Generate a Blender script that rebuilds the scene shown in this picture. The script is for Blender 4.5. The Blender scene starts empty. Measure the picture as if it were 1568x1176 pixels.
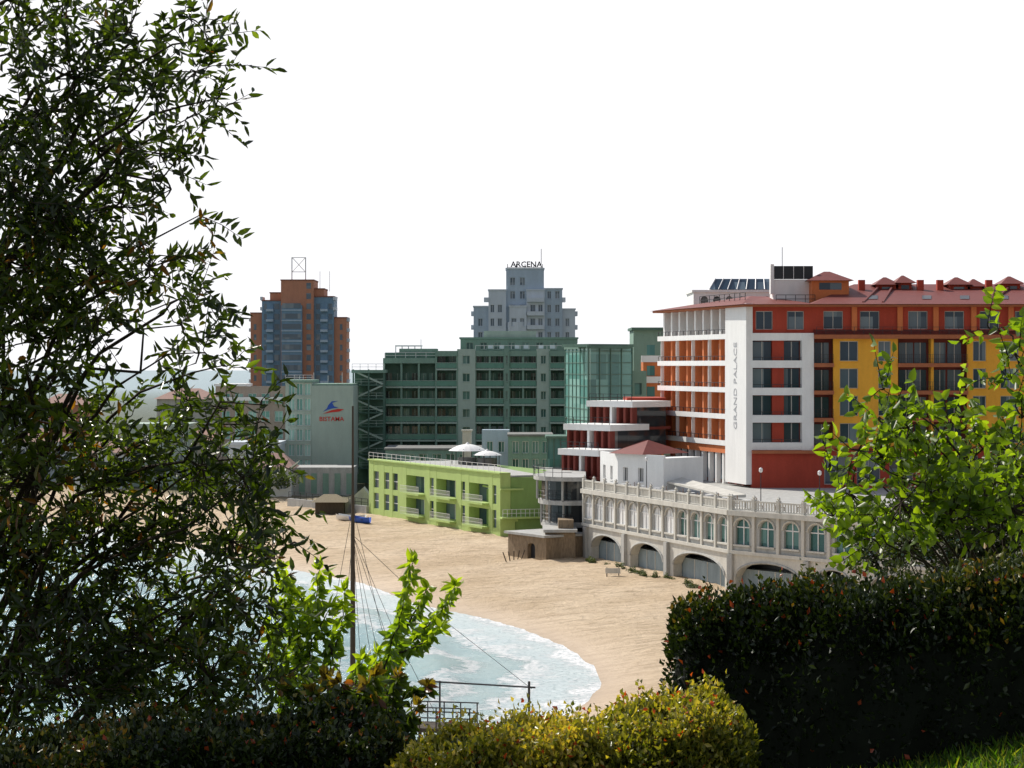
import bpy, math, random
import numpy as np
from mathutils import Vector
random.seed(7); rng=np.random.default_rng(11)
scene=bpy.context.scene
H=22.0; F=3136.0; CX=784.0; HY=560.0
def W(px,py,Y): return ((px-CX)*Y/F, Y, H-(py-HY)*Y/F)
def XX(px,Y): return (px-CX)*Y/F
def ZZ(py,Y): return H-(py-HY)*Y/F

# ------------------------------------------------------------------ materials
def base(name):
    m=bpy.data.materials.new(name); m.use_nodes=True
    nt=m.node_tree; nt.nodes.clear()
    o=nt.nodes.new('ShaderNodeOutputMaterial'); p=nt.nodes.new('ShaderNodeBsdfPrincipled')
    nt.links.new(p.outputs[0],o.inputs[0]); return m,nt,p,o
def N(nt,t,**k):
    n=nt.nodes.new(t)
    for a,b in k.items(): setattr(n,a,b)
    return n
def noise(nt,vec,scale,detail=4,rough=.6):
    n=N(nt,'ShaderNodeTexNoise'); n.inputs['Scale'].default_value=scale
    n.inputs['Detail'].default_value=detail; n.inputs['Roughness'].default_value=rough
    nt.links.new(vec,n.inputs['Vector']); return n
def maprange(nt,val,a,b,c,d):
    n=N(nt,'ShaderNodeMapRange'); nt.links.new(val,n.inputs[0])
    for i,x in enumerate((a,b,c,d)): n.inputs[i+1].default_value=x
    return n.outputs[0]
def math_(nt,op,a,b=None):
    n=N(nt,'ShaderNodeMath',operation=op)
    for i,x in enumerate((a,b)):
        if x is None: continue
        if isinstance(x,(int,float)): n.inputs[i].default_value=x
        else: nt.links.new(x,n.inputs[i])
    return n.outputs[0]
def mixc(nt,fac,a,b,blend='MIX'):
    n=N(nt,'ShaderNodeMix',data_type='RGBA',blend_type=blend)
    if isinstance(fac,(int,float)): n.inputs[0].default_value=fac
    else: nt.links.new(fac,n.inputs[0])
    for i,x in ((6,a),(7,b)):
        if isinstance(x,tuple): n.inputs[i].default_value=(*x,1)
        else: nt.links.new(x,n.inputs[i])
    return n.outputs[2]
def M(name,col,rough=.75,var=.18,scale=.5,bump=0.0,bscale=8,metal=0.):
    m,nt,p,o=base(name)
    g=N(nt,'ShaderNodeNewGeometry'); mp=N(nt,'ShaderNodeMapping'); mp.inputs['Scale'].default_value=(1,1,.25)
    nt.links.new(g.outputs['Position'],mp.inputs[0])
    a=noise(nt,mp.outputs[0],scale*2.2,5,.65); b=noise(nt,g.outputs['Position'],scale*12,2)
    s=math_(nt,'ADD',math_(nt,'MULTIPLY',a.outputs[0],.7),math_(nt,'MULTIPLY',b.outputs[0],.3))
    v=maprange(nt,s,.32,.68,1-var,1+var)
    c=N(nt,'ShaderNodeVectorMath',operation='SCALE'); c.inputs[0].default_value=col; nt.links.new(v,c.inputs['Scale'])
    nt.links.new(c.outputs[0],p.inputs['Base Color'])
    p.inputs['Roughness'].default_value=rough; p.inputs['Metallic'].default_value=metal
    p.inputs['Specular IOR Level'].default_value=.3
    if bump>0:
        bn=N(nt,'ShaderNodeBump'); bn.inputs['Strength'].default_value=bump; bn.inputs['Distance'].default_value=.05
        nn=noise(nt,g.outputs['Position'],bscale,5); nt.links.new(nn.outputs[0],bn.inputs['Height']); nt.links.new(bn.outputs[0],p.inputs['Normal'])
    return m
def GL(name,dark,light,cell=1.4,rough=.08,frac=.72):
    m,nt,p,o=base(name)
    g=N(nt,'ShaderNodeNewGeometry')
    s=N(nt,'ShaderNodeVectorMath',operation='SNAP'); nt.links.new(g.outputs['Position'],s.inputs[0]); s.inputs[1].default_value=(cell,cell*3,cell*2.1)
    w=N(nt,'ShaderNodeTexWhiteNoise',noise_dimensions='3D'); nt.links.new(s.outputs[0],w.inputs['Vector'])
    r=N(nt,'ShaderNodeValToRGB'); e=r.color_ramp.elements
    e[0].color=(*dark,1); e[1].color=(*light,1); e[0].position=frac-.35; e[1].position=min(1,frac+.28)
    nt.links.new(w.outputs['Value'],r.inputs[0]); nt.links.new(r.outputs[0],p.inputs['Base Color'])
    p.inputs['Roughness'].default_value=rough; p.inputs['IOR'].default_value=1.5
    nn=noise(nt,g.outputs['Position'],.7,2); bn=N(nt,'ShaderNodeBump'); bn.inputs['Strength'].default_value=.12
    nt.links.new(nn.outputs[0],bn.inputs['Height']); nt.links.new(bn.outputs[0],p.inputs['Normal'])
    return m
def LEAF(name,stops,trans=.35,rough=.42,tcol=1.6,spec=.5):
    m,nt,p,o=base(name)
    at=N(nt,'ShaderNodeAttribute',attribute_name='tint')
    r=N(nt,'ShaderNodeValToRGB'); cr=r.color_ramp
    while len(cr.elements)<len(stops): cr.elements.new(.5)
    for e,(ps,c) in zip(cr.elements,stops): e.position=ps; e.color=(*c,1)
    nt.links.new(at.outputs['Fac'],r.inputs[0]); nt.links.new(r.outputs[0],p.inputs['Base Color'])
    p.inputs['Roughness'].default_value=rough; p.inputs['Specular IOR Level'].default_value=spec
    if trans>0:
        t=N(nt,'ShaderNodeBsdfTranslucent')
        tc=mixc(nt,1.0,r.outputs[0],(1.5*tcol,1.5*tcol,.3*tcol),'MULTIPLY'); nt.links.new(tc,t.inputs[0])
        mx=N(nt,'ShaderNodeMixShader'); mx.inputs[0].default_value=trans
        nt.links.new(p.outputs[0],mx.inputs[1]); nt.links.new(t.outputs[0],mx.inputs[2]); nt.links.new(mx.outputs[0],o.inputs[0])
    return m

WHITE=M('white_render',(.8,.8,.79),.7,.07)
CREAM=M('cream_render',(.56,.54,.49),.75,.18)
CONC=M('weathered_concrete',(.40,.40,.385),.85,.25,.6,.2)
CONCD=M('dark_concrete',(.2,.2,.19),.85,.25)
ORANGE=M('orange_render',(.62,.19,.07),.8,.12)
REDW=M('red_render',(.40,.06,.035),.8,.15)
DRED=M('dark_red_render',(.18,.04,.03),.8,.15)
YEL=M('yellow_render',(.78,.39,.045),.8,.1)
TERRA=M('terracotta_trim',(.38,.13,.06),.8,.15)
BROWN=M('brown_wood',(.12,.06,.035),.7,.2)
TEALW=M('grey_green_render',(.21,.325,.265),.8,.13)  # distance haze is put into these three greens by paling them
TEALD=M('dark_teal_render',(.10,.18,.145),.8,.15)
PALEG=M('pale_grey_green_render',(.39,.48,.42),.8,.1)
LIME=M('lime_green_render',(.40,.53,.18),.8,.1)
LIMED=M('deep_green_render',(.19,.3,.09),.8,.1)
STONE=M('rubble_stone',(.24,.18,.12),.9,.4,2.5,.6,6)
GREYB=M('blue_grey_render',(.42,.51,.60),.75,.1)  # this and the next grey: paled bluish so distance haze is in the colour
GREYL=M('light_grey_render',(.58,.64,.70),.75,.08)
BLUEW=M('blue_render',(.17,.28,.39),.6,.15)
BRICKO=M('tower_orange_render',(.50,.23,.145),.8,.12)  # distance haze painted in: tower orange kept pale
METAL=M('dark_metal',(.05,.05,.055),.45,.1,metal=.6)
METALW=M('white_metal',(.75,.75,.75),.4,.05)
GREYM=M('grey_lettering_paint',(.42,.43,.45),.5,.05)
BLACK=M('black_panel',(.025,.028,.035),.35,.1)
BARK=M('bark',(.05,.036,.024),.9,.3,8,.6,40)
WOOD=M('weathered_wood',(.07,.055,.04),.85,.3,3,.4,30)
THATCH=M('thatch',(.3,.25,.17),.95,.3,4,.6,20)
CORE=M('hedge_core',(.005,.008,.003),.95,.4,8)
REDSIGN=M('red_sign_paint',(.6,.04,.03),.5,.03); BLUESIGN=M('blue_sign_paint',(.03,.1,.45),.5,.03)
G_BLUE=GL('blue_window_glass',(.025,.05,.08),(.18,.24,.28),1.3)
G_DARK=GL('dark_window_glass',(.03,.035,.04),(.17,.17,.16),1.2)
G_FAR=GL('distant_window_glass',(.11,.15,.19),(.26,.3,.33),1.2,.2)  # far panes paled; aerial haze is part of the glass colour
G_TEAL=GL('teal_window_glass',(.045,.12,.105),(.17,.31,.28),1.5)  # teal lightened with the hotel walls to imitate haze
G_AQUA=GL('aqua_curtain_glass',(.16,.38,.34),(.36,.62,.56),1.6,.12,.5)
G_GLARE=GL('glare_white_glass',(.5,.52,.53),(.8,.8,.8),1.7,.3,.4)  # white glare painted into the glass of the sunlit arcade windows
G_RAIL=M('balcony_glass_panel',(.13,.28,.22),.12,.1)
def tilemat():
    m,nt,p,o=base('red_roof_tiles')
    g=N(nt,'ShaderNodeNewGeometry'); w=N(nt,'ShaderNodeTexWave',wave_type='BANDS',bands_direction='DIAGONAL')
    w.inputs['Scale'].default_value=1.6; w.inputs['Distortion'].default_value=.4; nt.links.new(g.outputs['Position'],w.inputs[0])
    n=noise(nt,g.outputs['Position'],1.2,6)
    c=mixc(nt,n.outputs[0],(.13,.03,.025),(.27,.065,.05)); c2=mixc(nt,math_(nt,'MULTIPLY',w.outputs['Fac'],.35),c,(.08,.02,.016))
    nt.links.new(c2,p.inputs['Base Color']); p.inputs['Roughness'].default_value=.6; p.inputs['Specular IOR Level'].default_value=.3
    return m
TILE=tilemat()

# ------------------------------------------------------------------ mesh tools
def newobj(name,mesh,parent=None):
    o=bpy.data.objects.new(name,mesh); scene.collection.objects.link(o)
    if parent: o.parent=parent
    return o
def empty(name):
    e=bpy.data.objects.new(name,None); scene.collection.objects.link(e); return e
class MB:
    def __init__(s): s.v=[]; s.f=[]
    def add(s,vs,fs):
        o=len(s.v); s.v+=[tuple(map(float,q)) for q in vs]; s.f+=[tuple(i+o for i in f) for f in fs]
    def hexa(s,p):
        s.add(p,[(0,3,2,1),(4,5,6,7),(0,1,5,4),(1,2,6,5),(2,3,7,6),(3,0,4,7)])
    def tube(s,pts,rad,n=6):
        pts=[Vector(q) for q in pts]; vs=[]; fs=[]
        for i,q in enumerate(pts):
            t=(pts[min(i+1,len(pts)-1)]-pts[max(i-1,0)])
            if t.length<1e-6: t=Vector((0,0,1))
            t.normalize(); a=Vector((1,0,0)) if abs(t.x)<.8 else Vector((0,1,0))
            u=t.cross(a).normalized(); w=t.cross(u)
            r=rad[i] if hasattr(rad,'__len__') else rad
            for k in range(n):
                an=2*math.pi*k/n; vs.append(q+u*math.cos(an)*r+w*math.sin(an)*r)
        for i in range(len(pts)-1):
            for k in range(n):
                k2=(k+1)%n; fs.append((i*n+k,i*n+k2,(i+1)*n+k2,(i+1)*n+k))
        fs.append(tuple(range(n-1,-1,-1))); fs.append(tuple((len(pts)-1)*n+k for k in range(n)))
        s.add(vs,fs)
    def obj(s,name,mat,parent=None,smooth=False):
        me=bpy.data.meshes.new(name); me.from_pydata(s.v,[],s.f); me.materials.append(mat)
        if smooth: me.polygons.foreach_set('use_smooth',[True]*len(me.polygons))
        me.update(); return newobj(name,me,parent)
class FR:   # wall frame: u along the wall, n outwards, z up
    def __init__(s,p0,p1):
        s.o=Vector(p0); d=Vector(p1)-Vector(p0); s.len=d.length; s.u=d.normalized(); s.n=Vector((s.u.y,-s.u.x))
    def p(s,u,z,n=0):
        q=s.o+s.u*u+s.n*n; return (q.x,q.y,z)
    def U(s,px):
        k=(px-CX)/F; return (k*s.o.y-s.o.x)/(s.u.x-k*s.u.y)
    def Z(s,px,py): return ZZ(py,s.o.y+s.U(px)*s.u.y)
def frontal(px0,px1,Y): return FR((XX(px0,Y),Y),(XX(px1,Y),Y))
class B:
    def __init__(s,name,**mats): s.name=name; s.mats=mats; s.parts={}
    def mb(s,part):
        if part not in s.parts: s.parts[part]=MB()
        return s.parts[part]
    def box(s,part,f,u0,u1,z0,z1,n0,n1):
        if u1<=u0 or z1<=z0: return
        s.mb(part).hexa([f.p(u0,z0,n1),f.p(u1,z0,n1),f.p(u1,z0,n0),f.p(u0,z0,n0),f.p(u0,z1,n1),f.p(u1,z1,n1),f.p(u1,z1,n0),f.p(u0,z1,n0)])
    def prism(s,part,pts,z0,z1):
        n=len(pts); s.mb(part).add([(x,y,z0) for x,y in pts]+[(x,y,z1) for x,y in pts],
            [tuple(range(n-1,-1,-1)),tuple(range(n,2*n))]+[(i,(i+1)%n,n+(i+1)%n,n+i) for i in range(n)])
    def facade(s,f,u0,u1,z0,z1,cols,rows,wall='walls',glass='windows',t=.25,n=0,fr='frames',mull=1):
        zc=z0
        for (a,b) in rows:
            s.box(wall,f,u0,u1,zc,a,n-t-.05,n); zc=b
            uc=u0
            for (c,d) in cols:
                s.box(wall,f,uc,c,a,b,n-t-.05,n); uc=d
                s.box(glass,f,c,d,a,b,n-t-.04,n-t)
                if fr in s.mats:
                    w=.07
                    s.box(fr,f,c,d,a,a+w,n-t+.002,n-t+.07); s.box(fr,f,c,d,b-w,b,n-t+.002,n-t+.07)
                    s.box(fr,f,c,c+w,a+w,b-w,n-t+.002,n-t+.07); s.box(fr,f,d-w,d,a+w,b-w,n-t+.002,n-t+.07)
                    for k in range(mull):
                        m=c+(d-c)*(k+1)/(mull+1); s.box(fr,f,m-w/2,m+w/2,a+w,b-w,n-t+.002,n-t+.06)
                    s.box(wall,f,c-.05,d+.05,a-.1,a-.002,n+.001,n+.08)
            s.box(wall,f,uc,u1,a,b,n-t-.05,n)
        s.box(wall,f,u0,u1,zc,z1,n-t-.05,n)
    def rail(s,part,f,u0,u1,z,h,n,step=.9,bars=3,r=.03):
        k=max(1,int((u1-u0)/step))
        for i in range(k+1):
            u=u0+(u1-u0)*i/k; s.box(part,f,u-r,u+r,z,z+h,n-r,n+r)
        for i in range(bars):
            zz=z+h*(i+1)/bars; s.box(part,f,u0,u1,zz-r,zz+r,n-r*.8,n+r*.8)
    def arch(s,part,f,u0,u1,z0,z1,ops,t=.4,n=0,glass=None,gt=.3,K=10):
        mb=s.mb(part); uc=u0
        for (a,b,sill,spr,rise) in ops:
            s.box(part,f,uc,a,z0,z1,n-t,n); uc=b
            if sill>z0: s.box(part,f,a,b,z0,sill,n-t,n)
            for k in range(K):
                c0=a+(b-a)*k/K; c1=a+(b-a)*(k+1)/K
                h=lambda c: spr+rise*math.sqrt(max(0,1-((c-(a+b)/2)/((b-a)/2))**2))
                p=[f.p(c0,h(c0),n),f.p(c1,h(c1),n),f.p(c1,h(c1),n-t),f.p(c0,h(c0),n-t),f.p(c0,z1,n),f.p(c1,z1,n),f.p(c1,z1,n-t),f.p(c0,z1,n-t)]
                mb.hexa(p)
            if glass: s.box(glass,f,a,b,max(sill,z0),spr+rise,n-gt-.03,n-gt)
        s.box(part,f,uc,u1,z0,z1,n-t,n)
    def hip(s,part,pts,z0,r0,r1,zr,soffit=True):
        a,b,c,d=[(x,y,z0) for x,y in pts]; s.mb(part).add([a,b,c,d,(*r0,zr),(*r1,zr)],[(0,1,5,4),(1,2,5),(2,3,4,5),(3,0,4),(3,2,1,0)])
    def done(s):
        e=empty(s.name)
        for k,m in s.parts.items(): m.obj(k,s.mats[k],e)
        return e
def text(body,size,mat,parent,loc,rotz=0,extr=.05,vert=False,name='lettering',bold=.02):
    c=bpy.data.curves.new(name,'FONT'); c.body=body; c.size=size; c.extrude=extr; c.align_x='CENTER'; c.resolution_u=2; c.offset=size*bold
    t=bpy.data.objects.new('tmp',c); scene.collection.objects.link(t)
    bpy.context.view_layer.update()
    me=bpy.data.meshes.new_from_object(t.evaluated_get(bpy.context.evaluated_depsgraph_get()))
    bpy.data.objects.remove(t); me.materials.clear(); me.materials.append(mat); me.name=name
    o=newobj(name,me,parent); o.location=loc
    o.rotation_euler=(math.radians(90),math.radians(-90) if vert else 0,rotz)
    return o

# ------------------------------------------------------------------ terrain and sea
shore=[(-1500,1600),(-500,700),(-220,420),(-130,330),(-83,294),(-56,278),(-40,250),(-25.3,224),(-14.8,207),(-8.7,189),(-2.5,179),(.9,171.6),(4.4,160.4),(6.1,150),(6.4,142),(5.2,135),(2.6,123),(3,105),(-5,90),(-30,80),(-120,70),(-600,40),(-4500,0)]
poly=np.array(shore+[(-4500,1600)]); SH=np.array(shore)
def shoredist(x,y):
    d=np.full(x.shape,1e9)
    for i in range(len(SH)-1):
        a=SH[i]; b=SH[i+1]; ab=b-a; t=np.clip(((x-a[0])*ab[0]+(y-a[1])*ab[1])/(ab@ab),0,1)
        d=np.minimum(d,np.hypot(x-a[0]-t*ab[0],y-a[1]-t*ab[1]))
    ins=np.zeros(x.shape,bool); n=len(poly)
    for i in range(n):
        x0,y0=poly[i]; x1,y1=poly[(i+1)%n]
        if y0==y1: continue
        c=((y0>y)!=(y1>y))&(x<(x1-x0)*(y-y0)/(y1-y0)+x0); ins^=c
    return np.where(ins,-d,d)
def sm(a,b,x):
    t=np.clip((x-a)/(b-a),0,1); return t*t*(3-2*t)
def wob(x,y): return np.sin(x*.31+1.3*np.sin(y*.17))*np.cos(y*.27+np.sin(x*.23))
def height(x,y):
    d=shoredist(x,y)
    hb=np.where(d>0,2.3*(1-np.exp(-np.maximum(d,0)/14)),np.maximum(d*.07,-4))
    hb=hb+np.where(d>3,.10*wob(x*1.3,y*1.3)+.09*wob(x*4,y*4+3)+.05*wob(x*9+2,y*7),0)*np.clip((d-3)/6,0,1)
    hb=hb+sm(330,900,y)*6*(d>0)
    hb=hb+sm(60,300,x)*10*sm(0,60,d)
    g=19.9+.8*sm(-.2,2.9,x)+.015*wob(x*9,y*9)
    return g*(1-sm(9,44,y))+hb*sm(9,44,y)
def axis(segs):
    out=[]
    for a,b,st in segs: out+=list(np.arange(a,b,st))
    return np.array(out+[segs[-1][1]])
def gridmesh(name,xs,ys,zf,mat,attr=True):
    X,Y=np.meshgrid(xs,ys); x=X.ravel(); y=Y.ravel(); z=zf(x,y)
    nx=len(xs); ny=len(ys)
    i=(np.arange(ny-1)[:,None]*nx+np.arange(nx-1)[None,:]).ravel()
    f=np.stack([i,i+1,i+nx+1,i+nx],1)
    me=bpy.data.meshes.new(name); me.vertices.add(len(x)); me.vertices.foreach_set('co',np.stack([x,y,z],1).ravel())
    me.loops.add(f.size); me.loops.foreach_set('vertex_index',f.ravel().astype(np.int32))
    me.polygons.add(len(f)); me.polygons.foreach_set('loop_start',np.arange(0,f.size,4,dtype=np.int32)); me.polygons.foreach_set('loop_total',np.full(len(f),4,np.int32))
    me.polygons.foreach_set('use_smooth',np.ones(len(f),bool))
    me.update(calc_edges=True)
    a=me.attributes.new('shore','FLOAT','POINT'); a.data.foreach_set('value',shoredist(x,y).astype(np.float32))
    me.materials.append(mat); return newobj(name,me)
def groundmat():
    m,nt,p,o=base('sand_and_soil'); g=N(nt,'ShaderNodeNewGeometry'); P=g.outputs['Position']
    sx=N(nt,'ShaderNodeSeparateXYZ'); nt.links.new(P,sx.inputs[0])
    at=N(nt,'ShaderNodeAttribute',attribute_name='shore')
    n1=noise(nt,P,.09,6,.65); n2=noise(nt,P,1.3,8,.75)
    mp=N(nt,'ShaderNodeMapping'); mp.inputs['Rotation'].default_value=(0,0,.5); mp.inputs['Scale'].default_value=(.25,1.6,1); nt.links.new(P,mp.inputs[0])
    n3=noise(nt,mp.outputs[0],.8,7,.7)
    c=mixc(nt,maprange(nt,n1.outputs[0],.35,.65,0,1),(.62,.475,.315),(.76,.61,.44))
    c=mixc(nt,maprange(nt,n2.outputs[0],.5,.72,0,.75),c,(.32,.23,.145))
    c=mixc(nt,maprange(nt,n3.outputs[0],.48,.66,0,.7),c,(.41,.30,.195))
    wet=maprange(nt,math_(nt,'ADD',at.outputs['Fac'],math_(nt,'MULTIPLY',n1.outputs[0],3.)),1.2,6.5,1,0)
    c=mixc(nt,math_(nt,'MULTIPLY',wet,.75),c,(.37,.27,.18))
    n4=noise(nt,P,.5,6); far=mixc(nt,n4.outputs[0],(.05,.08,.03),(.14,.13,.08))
    far=mixc(nt,maprange(nt,sx.outputs['Y'],500,1200,0,1),far,(.34,.42,.45))  # bluish distance haze painted over the far land
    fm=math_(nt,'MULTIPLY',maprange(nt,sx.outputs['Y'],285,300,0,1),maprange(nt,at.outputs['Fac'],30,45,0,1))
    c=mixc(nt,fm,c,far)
    n5=noise(nt,P,18,5); gr=mixc(nt,n5.outputs[0],(.03,.07,.012),(.09,.14,.03))
    c=mixc(nt,maprange(nt,sx.outputs['Z'],4.5,7,0,1),c,mixc(nt,maprange(nt,sx.outputs['Y'],100,200,0,1),gr,far))
    nt.links.new(c,p.inputs['Base Color'])
    nt.links.new(maprange(nt,wet,0,1,.95,.35),p.inputs['Roughness']); p.inputs['Specular IOR Level'].default_value=.25
    bn=N(nt,'ShaderNodeBump'); bn.inputs['Strength'].default_value=.9; bn.inputs['Distance'].default_value=.5
    hh=math_(nt,'ADD',n2.outputs[0],n3.outputs[0]); nt.links.new(math_(nt,'MULTIPLY',hh,maprange(nt,wet,0,1,1,.1)),bn.inputs['Height']); nt.links.new(bn.outputs[0],p.inputs['Normal'])
    return m
gridmesh('ground',axis([(-5000,-800,400),(-800,-150,40),(-150,-60,4),(-60,45,1),(45,150,7),(150,800,50),(800,5001,420)]),
   axis([(-300,-20,20),(-20,4,2),(4,12,.4),(12,70,3),(70,300,1.2),(300,420,8),(420,1600,60),(1600,6001,400)]),height,groundmat())
def watermat():
    m,nt,p,o=base('sea_water'); g=N(nt,'ShaderNodeNewGeometry'); P=g.outputs['Position']
    at=N(nt,'ShaderNodeAttribute',attribute_name='shore'); D=at.outputs['Fac']
    n1=noise(nt,P,.13,4,.55); n2=noise(nt,P,1.1,8,.78); n3=noise(nt,P,2.6,6,.75)
    dd=math_(nt,'ADD',D,maprange(nt,n1.outputs[0],.3,.7,-2.5,2.5))
    dd=math_(nt,'ADD',dd,maprange(nt,n2.outputs[0],.3,.7,-1.6,1.6))
    r=N(nt,'ShaderNodeValToRGB'); cr=r.color_ramp
    st=[(0,0),(.20,0),(.23,.55),(.26,.0),(.46,.0),(.50,1),(.55,.12),(.67,.08),(.72,1),(.79,.4),(.86,.45),(.9,1),(1,1)]
    while len(cr.elements)<len(st): cr.elements.new(.5)
    for e,(a,b) in zip(cr.elements,st): e.position=a; e.color=(b,b,b,1)
    nt.links.new(maprange(nt,dd,-24,2,0,1),r.inputs[0])
    fo=math_(nt,'MULTIPLY',r.outputs[0],maprange(nt,n3.outputs[0],.36,.5,.25,1))
    spk=maprange(nt,n2.outputs[0],.62,.68,0,.7)
    fo=math_(nt,'MAXIMUM',fo,math_(nt,'MULTIPLY',spk,.6))
    c=mixc(nt,maprange(nt,D,-30,-1,0,1),(.20,.38,.43),(.38,.50,.50))
    c=mixc(nt,maprange(nt,n1.outputs[0],.35,.65,0,.5),c,(.27,.45,.50))
    c=mixc(nt,fo,c,(.9,.9,.9)); nt.links.new(c,p.inputs['Base Color'])
    nt.links.new(maprange(nt,fo,0,1,.18,.8),p.inputs['Roughness']); p.inputs['IOR'].default_value=1.33
    bn=N(nt,'ShaderNodeBump'); bn.inputs['Strength'].default_value=.8; bn.inputs['Distance'].default_value=.35
    mp=N(nt,'ShaderNodeMapping'); mp.inputs['Rotation'].default_value=(0,0,-.9); mp.inputs['Scale'].default_value=(.5,1.7,1); nt.links.new(P,mp.inputs[0])
    n4=noise(nt,mp.outputs[0],1.1,8,.7); nt.links.new(math_(nt,'ADD',n4.outputs[0],math_(nt,'MULTIPLY',fo,.4)),bn.inputs['Height']); nt.links.new(bn.outputs[0],p.inputs['Normal'])
    return m
def wz(x,y):
    d=shoredist(x,y); amp=np.clip(-d/6,0,1)*np.clip((4000-np.abs(x))/4000,0,1)
    w=.10*wob(x*1.5,y*1.5)+.06*wob(x*3.1+5,y*2.7)
    br=.35*np.exp(-((d+10+1.5*wob(x*.4,y*.4))/1.3)**2)+.25*np.exp(-((d+18+2*wob(x*.3,y*.3))/1.5)**2)
    return amp*(w+br)
gridmesh('sea_water',axis([(-5000,-800,600),(-800,-120,40),(-120,-65,3),(-65,14,.8),(14,61,15)]),axis([(0,90,6),(90,240,.8),(240,300,2),(300,420,10),(420,1700,80)]),wz,watermat())

# ------------------------------------------------------------------ orange/yellow hotel
C=(25.54,220.6); A=(17.96,247.)
L=FR(A,C); R=FR(C,(75.,220.6))
h=B('resort_hotel',walls=YEL,recess_walls=DRED,balcony_walls=ORANGE,red_walls=REDW,orange_piers=ORANGE,white_slabs=WHITE,white_fin=WHITE,windows=G_BLUE,frames=M('pale_frames',(.5,.5,.48),.5,.05),terracotta_bands=TERRA,railings=METAL,roof=TILE,rooftop_plant=WHITE,solar_panels=BLACK,roof_trim=TERRA)
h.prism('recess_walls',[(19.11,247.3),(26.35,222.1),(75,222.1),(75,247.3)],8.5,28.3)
zs=[13.3,16.25,19.2,22.15,25.1]; top=28.35
u115=L.U(1115)
for i,z in enumerate(zs):
    h.box('white_slabs',L,-.4,u115,z-.15,z+.05,-1.25,.3)
    h.box('white_slabs',L,-.4,u115,z+.05,z+.42,.14,.3)
    h.rail('railings',L,-.3,u115,z+.42,.5,.22,1.2,1)
    zt=zs[i+1]-.15 if i<4 else top
    k=9
    for j in range(k):
        u=.15+j*(u115-.9)/(k-1); h.box('orange_piers' if i<4 else 'white_slabs',L,u,u+.5,z+.05,zt,-1.2,-.25)
        if j<k-1:
            h.box('balcony_walls',L,u+.5,u+(u115-.9)/(k-1),z+.05,zt,-1.24,-1.18)
            h.box('windows',L,u+.7,u+2.1,z+.1,zt-.45,-1.179,-1.12); h.box('white_slabs',L,u+1.36,u+1.44,z+.1,zt-.45,-1.119,-1.06)
            h.box('white_slabs',L,u+.64,u+.7,z+.1,zt-.45,-1.179,-1.0); h.box('white_slabs',L,u+2.1,u+2.16,z+.1,zt-.45,-1.179,-1.0)
        if j%2==0 and i<4: h.box('white_slabs',L,u+.14,u+.26,z+.42,zt,-.249,.13)
h.box('white_fin',L,u115,L.len+.02,9.2,28.75,-.4,.35)
h.box('orange_piers',L,-.4,u115,12.3,13.1,-1.2,.1)
for j in range(8):
    u=5+j*2.1; h.box('white_slabs',L,u,u+.45,8.9,12.3,-.5,0)
h.box('windows',L,1,u115,9.2,12.,-1.24,-1.15)
uc=R.U(1228); ue=R.U(1246)
for z in zs: h.box('white_slabs',R,.25,uc,z-.38,z+.42,-1.45,0)
h.box('white_slabs',R,uc,ue,12.9,25.52,-1.45,.12)
for i,z in enumerate(zs[:4]):
    a=z+.42; b=zs[i+1]-.38
    for (p0,p1) in ((1155,1183),(1203,1226)):
        h.box('windows',R,R.U(p0),R.U(p1),a,b-.1,-1.52,-1.42); m=(R.U(p0)+R.U(p1))/2; h.box('frames',R,m-.05,m+.05,a,b-.1,-1.419,-1.36)
    h.box('red_walls',R,R.U(1184),R.U(1202),a,b,-1.45,-.9)
    h.rail('railings',R,.4,uc-.1,a,.35,-.12,1.0,1,.025)
h.facade(R,.3,ue,25.53,top,[(R.U(1158),R.U(1184)),(R.U(1206),R.U(1232))],[(25.9,27.9)],wall='red_walls',n=-.5)
h.box('red_walls',R,.3,ue,8.8,12.9,-1.4,.05)
h.box('terracotta_bands',R,.3,ue+.2,12.55,12.88,.06,.6)
rows=[(z+.35,z+2.5) for z in zs[:4]]
def U(p): return R.U(p)
def strip(p0,p1,wins): h.facade(R,U(p0),U(p1),13.3,24.9,[(U(a),U(b)) for a,b in wins],rows)
def bay(p0,p1,glass):
    u0,u1=U(p0),U(p1)
    for i,z in enumerate(zs[:4]):
        zt=zs[i+1]
        h.box('terracotta_bands',R,u0,u1,z-.3,z+.12,-1.45,.55)
        h.rail('railings',R,u0+.05,u1-.05,z+.12,.95,.5,.22 if u1-u0>4 else .3,2,.014)
        for a,b in glass: 
            h.box('windows',R,U(a),U(b),z+.15,zt-.6,-1.52,-1.42)
            m=(U(a)+U(b))/2; h.box('frames',R,m-.05,m+.05,z+.15,zt-.6,-1.419,-1.36)
    if u1-u0>4:
        m=(u0+u1)/2; h.box('walls',R,m-.15,m+.15,13.4,24.9,-1.4,-.1)
bay(1246,1276,[(1250,1272)]); strip(1276,1375,[(1286,1314),(1345,1364)])
bay(1375,1481,[(1380,1402),(1404,1422),(1434,1452),(1455,1476)]); strip(1481,1600,[(1490,1510),(1532,1560),(1575,1592)])
bay(1600,1706,[(1605,1627),(1634,1650),(1660,1676),(1680,1700)]); strip(1706,1900,[(1716,1736),(1760,1790)])
h.box('terracotta_bands',R,ue,U(1900),24.9,25.35,-1.4,.7)
h.mb('roof').add([R.p(ue,25.36,.75),R.p(U(1900),25.36,.75),R.p(U(1900),25.9,-.45),R.p(ue,25.9,-.45)],[(0,1,2,3)])
cols=[(U(p),U(p+30)) for p in (1262,1318,1392,1448,1502,1556,1610,1664)]
h.facade(R,ue,U(1900),25.35,top,cols,[(25.95,27.9)],wall='red_walls',n=-.5)
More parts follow.
